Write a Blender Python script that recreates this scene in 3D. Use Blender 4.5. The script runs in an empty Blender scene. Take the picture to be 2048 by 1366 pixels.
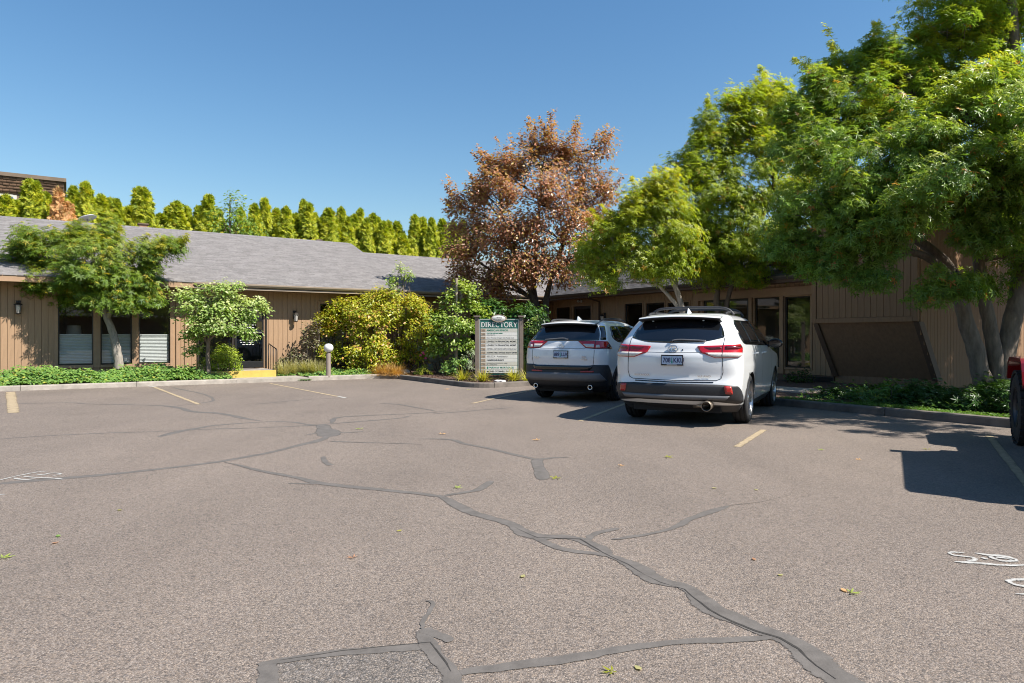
import bpy, bmesh, math, random
import numpy as np
from mathutils import Vector, Matrix

R = math.radians
rng = np.random.default_rng(7)
random.seed(7)
scn = bpy.context.scene
COL = scn.collection

# ------------------------------------------------------------------ camera, sky, sun, exposure
F, CX, HY, H = 1365.0, 1024.0, 675.0, 1.3      # focal length in photo pixels, principal column, horizon row, eye height
cam_d = bpy.data.cameras.new('camera')
cam_d.sensor_width = 36.0
cam_d.lens = 36.0 * F / 2048.0
cam_d.shift_y = -(683.0 - HY) / 2048.0
cam_d.clip_start = 0.05
cam_d.clip_end = 6000
cam = bpy.data.objects.new('camera', cam_d)
COL.objects.link(cam)
cam.location = (0, 0, H)
cam.rotation_euler = (R(90), 0, 0)
scn.camera = cam

SUN_E = R(49)
SUN_H = Vector((0.900, -0.436, 0)).normalized()
SUN = Vector((SUN_H.x * math.cos(SUN_E), SUN_H.y * math.cos(SUN_E), math.sin(SUN_E)))
world = bpy.data.worlds.new('World')
scn.world = world
world.use_nodes = True
wn = world.node_tree
sky = wn.nodes.new('ShaderNodeTexSky')
sky.sky_type = 'NISHITA'
sky.sun_disc = False
sky.sun_elevation = SUN_E
sky.sun_rotation = math.atan2(SUN_H.x, SUN_H.y)
sky.altitude = 60
sky.air_density = 1.4
sky.dust_density = 0.4
sky.ozone_density = 4.0
wn.nodes['Background'].inputs['Strength'].default_value = 0.0765
sat = wn.nodes.new('ShaderNodeHueSaturation')
sat.inputs['Saturation'].default_value = 1.20
wn.links.new(sky.outputs[0], sat.inputs['Color'])
wn.links.new(sat.outputs[0], wn.nodes['Background'].inputs['Color'])

sun_d = bpy.data.lights.new('sun', 'SUN')
sun_d.energy = 5.0
sun_d.angle = R(0.53)
sun_d.color = (1.0, 0.95, 0.87)
sun = bpy.data.objects.new('sun', sun_d)
COL.objects.link(sun)
sun.rotation_euler = SUN.to_track_quat('Z', 'Y').to_euler()
sun.location = SUN * 60

vs = scn.view_settings
vs.view_transform = 'Standard'
vs.look = 'None'
vs.exposure = 0.90
vs.gamma = 1.0
vs.use_curve_mapping = False
scn.render.engine = 'CYCLES'
scn.cycles.use_denoising = True
scn.cycles.filter_width = 1.05
scn.cycles.max_bounces = 8
scn.cycles.transparent_max_bounces = 12
scn.cycles.caustics_reflective = False
scn.cycles.caustics_refractive = False
scn.cycles.sample_clamp_indirect = 6.0

# ------------------------------------------------------------------ site frame
A = R(33)
cA, sA = math.cos(A), math.sin(A)

def L(s, t, z=0.0):
    return Vector((cA * s - sA * t, sA * s + cA * t, z))

def G(px, py, z=0.0):
    """photo pixel -> point on the level z"""
    d = F * (H - z) / (py - HY)
    return Vector(((px - CX) / F * d, d, z))

def at(px, py, d):
    """photo pixel at depth d"""
    return Vector(((px - CX) / F * d, d, H - (py - HY) * d / F))

def st(v):
    return (cA * v.x + sA * v.y, -sA * v.x + cA * v.y)

def onT(px, py, t):
    k = (px - CX) / F
    d = t / (cA - sA * k)
    return (cA * k + sA) * d, H - (py - HY) * d / F

def onS(px, py, s):
    k = (px - CX) / F
    d = s / (cA * k + sA)
    return (cA - sA * k) * d, H - (py - HY) * d / F

# ------------------------------------------------------------------ materials
MATS = {}

def nodes_of(name):
    m = bpy.data.materials.new(name)
    m.use_nodes = True
    nt = m.node_tree
    b = nt.nodes['Principled BSDF']
    return m, nt, b

def N(nt, typ, **kw):
    n = nt.nodes.new(typ)
    for k, v in kw.items():
        setattr(n, k, v)
    return n

def noise(nt, co, scale, detail=4, rough=0.6):
    n = N(nt, 'ShaderNodeTexNoise')
    n.inputs['Scale'].default_value = scale
    n.inputs['Detail'].default_value = detail
    n.inputs['Roughness'].default_value = rough
    nt.links.new(co, n.inputs['Vector'])
    return n.outputs['Fac']

def ramp(nt, fac, stops):
    r = N(nt, 'ShaderNodeValToRGB')
    el = r.color_ramp.elements
    while len(el) < len(stops):
        el.new(0.5)
    for e, (p, c) in zip(el, stops):
        e.position = p
        e.color = (c[0], c[1], c[2], 1)
    nt.links.new(fac, r.inputs[0])
    return r.outputs[0]

def mixc(nt, fac, a, b, mode='MIX'):
    m = N(nt, 'ShaderNodeMix', data_type='RGBA', blend_type=mode)
    for i, v in ((0, fac), (6, a), (7, b)):
        if hasattr(v, 'is_linked') or hasattr(v, 'links'):
            nt.links.new(v, m.inputs[i])
        elif i == 0:
            m.inputs[0].default_value = v
        else:
            m.inputs[i].default_value = (v[0], v[1], v[2], 1)
    return m.outputs[2]

def bump(nt, b, height, strength, dist=0.01):
    n = N(nt, 'ShaderNodeBump')
    n.inputs['Strength'].default_value = strength
    n.inputs['Distance'].default_value = dist
    nt.links.new(height, n.inputs['Height'])
    nt.links.new(n.outputs[0], b.inputs['Normal'])

def coords(nt, kind='Object'):
    return N(nt, 'ShaderNodeTexCoord').outputs[kind]

def scaled(nt, co, sc):
    m = N(nt, 'ShaderNodeMapping')
    m.inputs['Scale'].default_value = sc
    nt.links.new(co, m.inputs['Vector'])
    return m.outputs[0]

def pm(name, c, rough=0.6, var=0.18, scale=6.0, bumps=0.0, bscale=60.0, metal=0.0, spec=0.5, coat=0.0, stretch=None, island=0.0):
    """plain procedural paint / wood / metal with mottling"""
    if name in MATS:
        return MATS[name]
    m, nt, b = nodes_of(name)
    co = coords(nt)
    if stretch:
        co = scaled(nt, co, stretch)
    f = noise(nt, co, scale, 5, 0.65)
    lo = [max(0, x * (1 - var)) for x in c]
    hi = [min(1, x * (1 + var)) for x in c]
    col = ramp(nt, f, [(0.3, lo), (0.7, hi)])
    if island:
        gi = N(nt, 'ShaderNodeNewGeometry').outputs['Random Per Island']
        col = mixc(nt, 1.0, col, ramp(nt, gi, [(0, [1 - island] * 3), (1, [1 + island * 0.0 + 0.0] * 3)]), 'MULTIPLY')
    nt.links.new(col, b.inputs['Base Color'])
    b.inputs['Roughness'].default_value = rough
    b.inputs['Metallic'].default_value = metal
    b.inputs['Specular IOR Level'].default_value = spec
    b.inputs['Coat Weight'].default_value = coat
    b.inputs['Coat Roughness'].default_value = 0.03
    if bumps:
        bump(nt, b, noise(nt, co, bscale, 6, 0.7), bumps, 0.01)
    MATS[name] = m
    return m

def asphalt(name, tint, lo, hi, scale, bs):
    m, nt, b = nodes_of(name)
    co = coords(nt)
    v = N(nt, 'ShaderNodeTexVoronoi')
    v.inputs['Scale'].default_value = scale
    nt.links.new(co, v.inputs['Vector'])
    sep = N(nt, 'ShaderNodeSeparateColor')
    nt.links.new(v.outputs['Color'], sep.inputs[0])
    agg = ramp(nt, sep.outputs[0], [(0.0, lo), (0.35, [x * 0.85 for x in tint]), (0.7, tint), (1.0, hi)])
    warm = ramp(nt, sep.outputs[1], [(0.0, (1.0, 1.0, 1.02)), (1.0, (1.06, 0.98, 0.90))])
    agg = mixc(nt, 1.0, agg, warm, 'MULTIPLY')
    pit = ramp(nt, v.outputs['Distance'], [(0.25, (1, 1, 1)), (0.75, (0.55, 0.55, 0.56))])
    agg = mixc(nt, 0.8, agg, pit, 'MULTIPLY')
    big = ramp(nt, noise(nt, co, 0.35, 6, 0.62), [(0.3, (0.86, 0.86, 0.87)), (0.72, (1.07, 1.06, 1.05))])
    agg = mixc(nt, 1.0, agg, big, 'MULTIPLY')
    st_ = ramp(nt, noise(nt, scaled(nt, co, (1.2, 0.25, 1)), 0.9, 5, 0.6), [(0.35, (0.90, 0.90, 0.90)), (0.6, (1.02, 1.02, 1.02))])
    agg = mixc(nt, 0.8, agg, st_, 'MULTIPLY')
    oil = ramp(nt, noise(nt, co, 1.7, 3, 0.5), [(0.70, (1, 1, 1)), (0.80, (0.80, 0.80, 0.80))])
    agg = mixc(nt, 0.6, agg, oil, 'MULTIPLY')
    nt.links.new(agg, b.inputs['Base Color'])
    b.inputs['Roughness'].default_value = 0.85
    b.inputs['Specular IOR Level'].default_value = 0.25
    h = N(nt, 'ShaderNodeMath', operation='ADD')
    nt.links.new(v.outputs['Distance'], h.inputs[0])
    nt.links.new(noise(nt, co, scale * 0.4, 4, 0.7), h.inputs[1])
    mi = N(nt, 'ShaderNodeMath', operation='MULTIPLY')
    nt.links.new(h.outputs[0], mi.inputs[0])
    mi.inputs[1].default_value = -1
    bump(nt, b, mi.outputs[0], bs, 0.012)
    MATS[name] = m
    return m

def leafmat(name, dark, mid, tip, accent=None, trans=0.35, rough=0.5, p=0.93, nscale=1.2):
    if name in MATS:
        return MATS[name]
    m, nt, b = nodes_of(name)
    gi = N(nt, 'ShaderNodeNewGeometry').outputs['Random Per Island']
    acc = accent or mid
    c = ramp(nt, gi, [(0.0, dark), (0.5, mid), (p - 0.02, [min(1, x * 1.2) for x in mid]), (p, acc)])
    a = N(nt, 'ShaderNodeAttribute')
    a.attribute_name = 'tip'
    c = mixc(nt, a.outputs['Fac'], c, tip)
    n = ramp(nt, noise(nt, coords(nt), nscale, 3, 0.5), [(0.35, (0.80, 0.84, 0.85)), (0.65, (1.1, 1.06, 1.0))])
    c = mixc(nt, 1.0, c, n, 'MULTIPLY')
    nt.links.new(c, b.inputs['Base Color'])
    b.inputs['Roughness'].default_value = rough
    b.inputs['Specular IOR Level'].default_value = 0.42
    t = N(nt, 'ShaderNodeBsdfTranslucent')
    tc = mixc(nt, 1.0, c, (1.5, 1.5, 0.55), 'MULTIPLY')
    nt.links.new(tc, t.inputs['Color'])
    mx = N(nt, 'ShaderNodeMixShader')
    mx.inputs[0].default_value = trans
    nt.links.new(b.outputs[0], mx.inputs[1])
    nt.links.new(t.outputs[0], mx.inputs[2])
    nt.links.new(mx.outputs[0], nt.nodes['Material Output'].inputs['Surface'])
    MATS[name] = m
    return m

def glassmat(name, tint=(0.75, 0.8, 0.8), base=0.10):
    m, nt, b = nodes_of(name)
    tr = N(nt, 'ShaderNodeBsdfTransparent')
    tr.inputs['Color'].default_value = (*tint, 1)
    gl = N(nt, 'ShaderNodeBsdfGlossy')
    gl.inputs['Roughness'].default_value = 0.01
    gl.inputs['Color'].default_value = (0.95, 0.97, 1, 1)
    fr = N(nt, 'ShaderNodeLayerWeight')
    fr.inputs['Blend'].default_value = 0.5
    pw = N(nt, 'ShaderNodeMath', operation='POWER')
    nt.links.new(fr.outputs['Facing'], pw.inputs[0])
    pw.inputs[1].default_value = 4.0
    ad = N(nt, 'ShaderNodeMath', operation='MULTIPLY_ADD', use_clamp=True)
    nt.links.new(pw.outputs[0], ad.inputs[0])
    ad.inputs[1].default_value = 1 - base
    ad.inputs[2].default_value = base
    mx = N(nt, 'ShaderNodeMixShader')
    nt.links.new(ad.outputs[0], mx.inputs[0])
    nt.links.new(tr.outputs[0], mx.inputs[1])
    nt.links.new(gl.outputs[0], mx.inputs[2])
    nt.links.new(mx.outputs[0], nt.nodes['Material Output'].inputs['Surface'])
    MATS[name] = m
    return m

def worn(name, c, var, scale, bias, n1=75.0, n2=5.0, soft=2.6, amp=1.3, rough=.8):
    """thin coating that breaks up towards its ragged edge (attribute tip: 0 edge, 1 middle)"""
    m, nt, b = nodes_of(name)
    co = coords(nt)
    f = noise(nt, co, scale, 5, .65)
    col = ramp(nt, f, [(.3, [x * (1 - var) for x in c]), (.7, [min(1, x * (1 + var)) for x in c])])
    nt.links.new(col, b.inputs['Base Color'])
    b.inputs['Roughness'].default_value = rough
    b.inputs['Specular IOR Level'].default_value = .3
    bump(nt, b, noise(nt, co, 55, 5, .7), .35, .006)
    a = N(nt, 'ShaderNodeAttribute'); a.attribute_name = 'tip'
    def ma(op, x, y, z=None):
        q = N(nt, 'ShaderNodeMath', operation=op)
        for i, v in enumerate((x, y, z)):
            if v is None: continue
            if isinstance(v, (int, float)): q.inputs[i].default_value = v
            else: nt.links.new(v, q.inputs[i])
        return q.outputs[0]
    e = ma('MULTIPLY_ADD', a.outputs['Fac'], 1.7, bias)
    e = ma('MULTIPLY_ADD', ma('SUBTRACT', noise(nt, co, n1, 3, .6), .5), amp, e)
    e = ma('MULTIPLY_ADD', ma('SUBTRACT', noise(nt, co, n2, 3, .6), .5), amp * .8, e)
    e = ma('MULTIPLY', e, soft)
    q = nt.nodes[-1] if False else None
    cl = N(nt, 'ShaderNodeClamp'); nt.links.new(e, cl.inputs[0])
    tr = N(nt, 'ShaderNodeBsdfTransparent')
    mx = N(nt, 'ShaderNodeMixShader')
    nt.links.new(cl.outputs[0], mx.inputs[0]); nt.links.new(tr.outputs[0], mx.inputs[1]); nt.links.new(b.outputs[0], mx.inputs[2])
    nt.links.new(mx.outputs[0], nt.nodes['Material Output'].inputs['Surface'])
    MATS[name] = m
    return m

M = MATS
asphalt('asphalt', (0.258, 0.219, 0.187), (0.11, 0.098, 0.090), (0.35, 0.30, 0.255), 140.0, 0.40)
asphalt('asphalt_patch', (0.208, 0.186, 0.166), (0.085, 0.082, 0.078), (0.32, 0.285, 0.25), 120.0, 0.5)
worn('sealant', (0.120, 0.107, 0.096), 0.22, 10.0, -0.30)
worn('crack', (0.040, 0.036, 0.032), 0.3, 20, -0.65, 30, 7)
worn('yellow_line', (0.344, 0.268, 0.172), 0.20, 14, -0.62, 90, 5, 1.3, 1.6)
worn('white_line', (0.400, 0.388, 0.364), 0.15, 20, -0.75, 110, 12, 1.2, 1.8)
pm('concrete', (0.320, 0.284, 0.244), 0.85, 0.28, 3.5, 0.3, 70)
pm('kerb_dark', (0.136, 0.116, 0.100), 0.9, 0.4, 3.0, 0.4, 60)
pm('yellow_paint', (0.496, 0.368, 0.080), 0.7, 0.15, 7, 0.2, 60)
pm('mulch', (0.092, 0.050, 0.034), 0.95, 0.6, 30, 0.9, 45)
pm('mulch_chip', (0.128, 0.070, 0.046), 0.95, 0.35, 8, island=0.6)
pm('soil', (0.06, 0.04, 0.028), 0.95, 0.4, 12, 0.6, 40)
pm('ground', (0.10, 0.11, 0.055), 0.95, 0.3, 0.4, 0.3, 8)
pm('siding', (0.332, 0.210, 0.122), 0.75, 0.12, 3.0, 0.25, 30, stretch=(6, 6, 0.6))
pm('siding_bay_shade', (0.235, 0.135, 0.072), 0.78, 0.14, 3.0, 0.25, 30, stretch=(6, 6, 0.6))  # same paint as siding; tree shade on the bay put in as a darker copy
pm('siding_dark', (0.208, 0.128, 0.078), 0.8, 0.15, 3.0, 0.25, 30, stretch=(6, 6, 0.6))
pm('trim', (0.336, 0.212, 0.128), 0.7, 0.10, 4.0, 0.15, 40)
pm('trim_dark', (0.108, 0.070, 0.050), 0.7, 0.12, 4.0)
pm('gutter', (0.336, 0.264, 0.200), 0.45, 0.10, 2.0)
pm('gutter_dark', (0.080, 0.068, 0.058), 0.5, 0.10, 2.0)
pm('shingle', (0.196, 0.182, 0.178), 0.92, 0.22, 14, 0.5, 90, island=0.26)
pm('bronze', (0.035, 0.028, 0.022), 0.45, 0.2, 9, metal=0.3)
pm('black_metal', (0.018, 0.018, 0.019), 0.45, 0.2, 12, metal=0.4)
pm('aluminium', (0.55, 0.55, 0.54), 0.35, 0.08, 10, metal=0.8)
pm('white_fabric', (0.576, 0.576, 0.560), 0.85, 0.04, 10)
pm('interior', (0.16, 0.14, 0.125), 0.9, 0.15, 1.5)
pm('carpet', (0.12, 0.10, 0.09), 0.95, 0.2, 8)
pm('bark', (0.16, 0.125, 0.098), 0.9, 0.4, 5, 0.8, 22, stretch=(3, 3, 0.7))
pm('bark_pale', (0.264, 0.232, 0.200), 0.9, 0.35, 6, 0.6, 24, stretch=(3, 3, 0.8))
pm('bark_dark', (0.085, 0.068, 0.055), 0.9, 0.4, 6, 0.8, 24, stretch=(3, 3, 0.7))
pm('wood_stake', (0.400, 0.320, 0.240), 0.8, 0.15, 6, stretch=(6, 6, 0.6))
pm('globe', (0.656, 0.656, 0.648), 0.35, 0.03, 4)
pm('post_brown', (0.168, 0.132, 0.108), 0.7, 0.15, 7)
pm('sign_green', (0.012, 0.105, 0.085), 0.45, 0.10, 5)
pm('sign_cream', (0.496, 0.480, 0.424), 0.55, 0.05, 12)
pm('sign_white', (0.608, 0.600, 0.568), 0.5, 0.04, 12)
pm('sign_tan', (0.368, 0.264, 0.176), 0.55, 0.08, 12)
pm('ink_black', (0.02, 0.022, 0.024), 0.6, 0.1, 12)
pm('ink_green', (0.02, 0.20, 0.12), 0.6, 0.1, 12)
pm('ink_grey', (0.22, 0.22, 0.20), 0.6, 0.1, 12)
pm('car_white', (0.74, 0.745, 0.74), 0.30, 0.015, 3, coat=1.0)
pm('car_red', (0.20, 0.006, 0.010), 0.28, 0.05, 3, coat=1.0)
pm('car_black', (0.022, 0.022, 0.024), 0.55, 0.15, 30, 0.15, 300)
pm('car_grey', (0.13, 0.13, 0.135), 0.42, 0.06, 14)
pm('car_gloss_black', (0.008, 0.008, 0.009), 0.08, 0.1, 5, coat=0.6)
pm('car_glass', (0.006, 0.007, 0.009), 0.03, 0.1, 2, spec=0.9)
pm('under', (0.012, 0.012, 0.012), 0.9, 0.3, 8)
pm('tyre', (0.016, 0.016, 0.017), 0.85, 0.2, 20, 0.3, 120)
pm('alloy', (0.42, 0.42, 0.43), 0.28, 0.06, 8, metal=0.9)
pm('alloy_dark', (0.045, 0.045, 0.05), 0.4, 0.1, 8, metal=0.5)
pm('chrome', (0.75, 0.75, 0.76), 0.08, 0.03, 8, metal=1.0)
pm('steel_dull', (0.30, 0.25, 0.20), 0.45, 0.3, 18, metal=0.8)
pm('lamp_red', (0.42, 0.006, 0.012), 0.12, 0.12, 22, coat=0.8)
pm('lamp_dark_red', (0.10, 0.004, 0.008), 0.12, 0.15, 22, coat=0.8)
pm('lamp_clear', (0.55, 0.52, 0.48), 0.10, 0.2, 60, coat=0.8)
pm('reflector', (0.36, 0.025, 0.02), 0.25, 0.2, 90, coat=0.5)
pm('plate_blue', (0.42, 0.52, 0.66), 0.45, 0.12, 18)
pm('plate_tree', (0.03, 0.27, 0.20), 0.5, 0.1, 20)
pm('plate_ink', (0.015, 0.02, 0.09), 0.5, 0.1, 20)
pm('paper', (0.656, 0.656, 0.640), 0.8, 0.03, 20)
pm('dish_white', (0.640, 0.640, 0.656), 0.35, 0.03, 5)
pm('pipe', (0.320, 0.176, 0.112), 0.8, 0.2, 8)
pm('far_shingle', (0.240, 0.140, 0.084), 0.9, 0.3, 3, island=0.55)
pm('far_trim', (0.160, 0.116, 0.080), 0.8, 0.15, 3)
pm('brick_ext', (0.30, 0.20, 0.15), 0.9, 0.2, 5)
pm('pink_petal', (0.75, 0.10, 0.22), 0.6, 0.15, 30)
pm('lamp_shade', (0.52, 0.45, 0.36), 0.9, 0.05, 10)
pm('ceramic', (0.55, 0.55, 0.52), 0.3, 0.05, 10)
glassmat('pane', (0.85, 0.88, 0.88), 0.065)
glassmat('far_pane', (0.3, 0.35, 0.4), 0.35)

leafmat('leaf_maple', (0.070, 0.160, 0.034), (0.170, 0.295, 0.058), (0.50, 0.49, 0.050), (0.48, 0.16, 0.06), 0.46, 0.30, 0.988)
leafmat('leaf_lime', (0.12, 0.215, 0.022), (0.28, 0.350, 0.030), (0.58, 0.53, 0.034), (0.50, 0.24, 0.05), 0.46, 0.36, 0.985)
leafmat('leaf_plum', (0.20, 0.088, 0.058), (0.41, 0.190, 0.115), (0.56, 0.33, 0.20), (0.46, 0.35, 0.11), 0.34, 0.32, 0.80)
leafmat('leaf_green', (0.055, 0.130, 0.018), (0.150, 0.245, 0.026), (0.46, 0.39, 0.040), (0.44, 0.35, 0.04), 0.38, 0.42, 0.94)
leafmat('leaf_pale', (0.10, 0.215, 0.038), (0.22, 0.335, 0.060), (0.58, 0.60, 0.29), (0.58, 0.60, 0.33), 0.36, 0.42, 0.88)
leafmat('leaf_sapling', (0.12, 0.225, 0.036), (0.25, 0.355, 0.052), (0.44, 0.48, 0.13), (0.50, 0.52, 0.25), 0.36, 0.36, 0.90)
leafmat('leaf_nandina', (0.16, 0.235, 0.020), (0.36, 0.385, 0.028), (0.56, 0.46, 0.040), (0.58, 0.30, 0.09), 0.34, 0.38, 0.90)
leafmat('leaf_box', (0.11, 0.21, 0.020), (0.25, 0.34, 0.028), (0.38, 0.42, 0.032), None, 0.28, 0.40)
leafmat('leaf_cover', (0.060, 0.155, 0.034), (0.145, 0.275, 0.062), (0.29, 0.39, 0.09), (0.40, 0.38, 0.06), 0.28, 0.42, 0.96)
leafmat('leaf_dark', (0.016, 0.052, 0.015), (0.040, 0.105, 0.025), (0.12, 0.20, 0.036), None, 0.28, 0.30)  # dark green, deepened to carry the shade of the maple bed
leafmat('leaf_purple', (0.065, 0.052, 0.040), (0.14, 0.115, 0.075), (0.21, 0.16, 0.10), (0.18, 0.20, 0.07), 0.22, 0.5, 0.72)
leafmat('leaf_arbor', (0.15, 0.235, 0.020), (0.32, 0.375, 0.026), (0.52, 0.50, 0.030), (0.48, 0.40, 0.04), 0.32, 0.6, 0.94)
leafmat('leaf_brown', (0.40, 0.20, 0.08), (0.60, 0.33, 0.15), (0.64, 0.39, 0.19), (0.30, 0.28, 0.07), 0.25, 0.7, 0.90)
leafmat('leaf_sage', (0.14, 0.20, 0.12), (0.26, 0.31, 0.20), (0.40, 0.44, 0.30), None, 0.25, 0.7)
leafmat('leaf_lavender', (0.14, 0.16, 0.14), (0.22, 0.24, 0.215), (0.26, 0.24, 0.28), None, 0.2, 0.7)
leafmat('blade_yellow', (0.20, 0.25, 0.02), (0.38, 0.40, 0.04), (0.58, 0.50, 0.12), (0.44, 0.28, 0.09), 0.3, 0.5, 0.88)
leafmat('blade_straw', (0.24, 0.25, 0.08), (0.38, 0.36, 0.15), (0.50, 0.45, 0.22), None, 0.3, 0.6)
leafmat('blade_orange', (0.34, 0.16, 0.035), (0.48, 0.26, 0.07), (0.56, 0.36, 0.13), None, 0.3, 0.6)
leafmat('blade_grass', (0.05, 0.13, 0.018), (0.09, 0.20, 0.025), (0.18, 0.27, 0.04), None, 0.3, 0.5)

# ------------------------------------------------------------------ object helpers
def tag(o, label=None, cat=None, group=None, kind=None):
    if label: o['label'] = label
    if cat: o['category'] = cat
    if group: o['group'] = group
    if kind: o['kind'] = kind
    return o

def empty(name, loc, rz=0.0, label=None, cat=None, group=None):
    o = bpy.data.objects.new(name, None)
    COL.objects.link(o)
    o.empty_display_size = 0.2
    o.location = loc
    o.rotation_euler = (0, 0, rz)
    return tag(o, label, cat, group)

def link(name, me, parent=None, loc=None, rot=None):
    o = bpy.data.objects.new(name, me)
    COL.objects.link(o)
    if parent is not None:
        o.parent = parent
    if loc is not None:
        o.location = loc
    if rot is not None:
        o.rotation_euler = rot
    return o

def copy_tree(o, parent=None):
    c = o.copy()
    COL.objects.link(c)
    c.parent = parent
    for ch in o.children:
        copy_tree(ch, c)
    return c

class MB:
    def __init__(self):
        self.v, self.f, self.m, self.sm = [], [], [], []
    def add(self, vs_, fs, mi=0, smooth=False):
        b = len(self.v)
        self.v += [tuple(p) for p in vs_]
        for f in fs:
            self.f.append([b + i for i in f])
            self.m.append(mi)
            self.sm.append(smooth)
    def box(self, x0, x1, y0, y1, z0, z1, mi=0):
        self.add([(x0, y0, z0), (x1, y0, z0), (x1, y1, z0), (x0, y1, z0), (x0, y0, z1), (x1, y0, z1), (x1, y1, z1), (x0, y1, z1)],
                 [(0, 3, 2, 1), (4, 5, 6, 7), (0, 1, 5, 4), (1, 2, 6, 5), (2, 3, 7, 6), (3, 0, 4, 7)], mi)
        return self
    def bbox(self, x0, x1, y0, y1, z0, z1, c=0.006, mi=0):
        """box with its four front (low y) edges chamfered"""
        self.add([(x0, y0 + c, z0), (x1, y0 + c, z0), (x1, y1, z0), (x0, y1, z0), (x0, y0 + c, z1), (x1, y0 + c, z1), (x1, y1, z1), (x0, y1, z1),
                  (x0 + c, y0, z0 + c), (x1 - c, y0, z0 + c), (x1 - c, y0, z1 - c), (x0 + c, y0, z1 - c)],
                 [(0, 3, 2, 1), (4, 5, 6, 7), (1, 2, 6, 5), (2, 3, 7, 6), (3, 0, 4, 7), (8, 9, 10, 11), (0, 1, 9, 8), (1, 5, 10, 9), (5, 4, 11, 10), (4, 0, 8, 11)], mi)
        return self
    def prism(self, poly, a0, a1, axis='z', mi=0):
        """extrude a 2D polygon; axis z: (x,y)->z, axis x: (y,z)->x, axis y: (x,z)->y"""
        n = len(poly)
        def P(p, a):
            return (p[0], p[1], a) if axis == 'z' else ((a, p[0], p[1]) if axis == 'x' else (p[0], a, p[1]))
        vs_ = [P(p, a0) for p in poly] + [P(p, a1) for p in poly]
        fs = [tuple(range(n))[::-1], tuple(range(n, 2 * n))] + [(i, (i + 1) % n, n + (i + 1) % n, n + i) for i in range(n)]
        self.add(vs_, fs, mi)
        return self
    def tube(self, pts, rad, n=8, mi=0, caps=True, smooth=True):
        pts = [Vector(p) for p in pts]
        k = len(pts)
        if not hasattr(rad, '__len__'):
            rad = [rad] * k
        vs_ = []
        prev = None
        for i, p in enumerate(pts):
            d = (pts[min(i + 1, k - 1)] - pts[max(i - 1, 0)])
            d = d.normalized() if d.length > 1e-9 else Vector((0, 0, 1))
            if prev is None:
                up = Vector((0, 0, 1)) if abs(d.z) < 0.9 else Vector((1, 0, 0))
                a = d.cross(up).normalized()
            else:
                a = (prev - d * prev.dot(d)).normalized()
            prev = a
            b = d.cross(a)
            for j in range(n):
                th = 2 * math.pi * j / n
                vs_.append(p + (a * math.cos(th) + b * math.sin(th)) * rad[i])
        fs = [(i * n + j, i * n + (j + 1) % n, (i + 1) * n + (j + 1) % n, (i + 1) * n + j) for i in range(k - 1) for j in range(n)]
        if caps:
            fs += [tuple(range(n))[::-1], tuple(range((k - 1) * n, k * n))]
        self.add(vs_, fs, mi, smooth)
        return self
    def lathe(self, prof, n=24, axis='z', mi=0, center=(0, 0, 0), smooth=True):
        """prof: (radius, axial)"""
        vs_ = []
        for r, a in prof:
            for j in range(n):
                th = 2 * math.pi * j / n
                c, s = math.cos(th) * r, math.sin(th) * r
                p = (c, s, a) if axis == 'z' else ((a, c, s) if axis == 'x' else (c, a, s))
                vs_.append(tuple(p[i] + center[i] for i in range(3)))
        fs = [(i * n + j, i * n + (j + 1) % n, (i + 1) * n + (j + 1) % n, (i + 1) * n + j) for i in range(len(prof) - 1) for j in range(n)]
        self.add(vs_, fs, mi, smooth)
        return self
    def mesh(self, name, mats):
        me = bpy.data.meshes.new(name)
        me.from_pydata(self.v, [], self.f)
        mats = mats if isinstance(mats, (list, tuple)) else [mats]
        for m in mats:
            me.materials.append(M[m] if isinstance(m, str) else m)
        me.polygons.foreach_set('material_index', self.m)
        me.polygons.foreach_set('use_smooth', self.sm)
        me.update()
        bm = bmesh.new(); bm.from_mesh(me)
        bmesh.ops.recalc_face_normals(bm, faces=bm.faces)
        bm.to_mesh(me); bm.free()
        return me
    def build(self, name, mats, parent=None, loc=None, rot=None):
        return link(name, self.mesh(name, mats), parent, loc, rot)

def mesh_np(name, V, T, mat, tip=None, smooth=False):
    """big triangle mesh from numpy arrays"""
    me = bpy.data.meshes.new(name)
    nv, nt_ = len(V), len(T)
    me.vertices.add(nv)
    me.vertices.foreach_set('co', np.ascontiguousarray(V, dtype=np.float32).ravel())
    me.loops.add(nt_ * 3)
    me.loops.foreach_set('vertex_index', np.ascontiguousarray(T, dtype=np.int32).ravel())
    me.polygons.add(nt_)
    me.polygons.foreach_set('loop_start', np.arange(0, nt_ * 3, 3, dtype=np.int32))
    if smooth:
        me.polygons.foreach_set('use_smooth', np.ones(nt_, dtype=bool))
    me.update(calc_edges=True)
    if tip is not None:
        at_ = me.attributes.new('tip', 'FLOAT', 'POINT')
        at_.data.foreach_set('value', np.ascontiguousarray(tip, dtype=np.float32))
    me.materials.append(M[mat])
    return me

def text_mesh(txt, size, mat, parent, loc, rot, name='lettering', align='LEFT', extrude=0.002, xs=1.0, bold=0.0, shear=0.0):
    cu = bpy.data.curves.new('text', 'FONT')
    cu.body = txt
    cu.size = size
    cu.align_x = align
    cu.align_y = 'CENTER'
    cu.extrude = extrude
    cu.offset = bold
    cu.shear = shear
    cu.resolution_u = 3
    o = bpy.data.objects.new('text', cu)
    COL.objects.link(o)
    dg = bpy.context.evaluated_depsgraph_get()
    me = bpy.data.meshes.new_from_object(o.evaluated_get(dg))
    bpy.data.objects.remove(o)
    bpy.data.curves.remove(cu)
    me.transform(Matrix.Diagonal((xs, 1, 1, 1)))
    me.materials.clear()
    me.materials.append(M[mat])
    ob = link(name, me, parent, loc, rot)
    return ob

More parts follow.
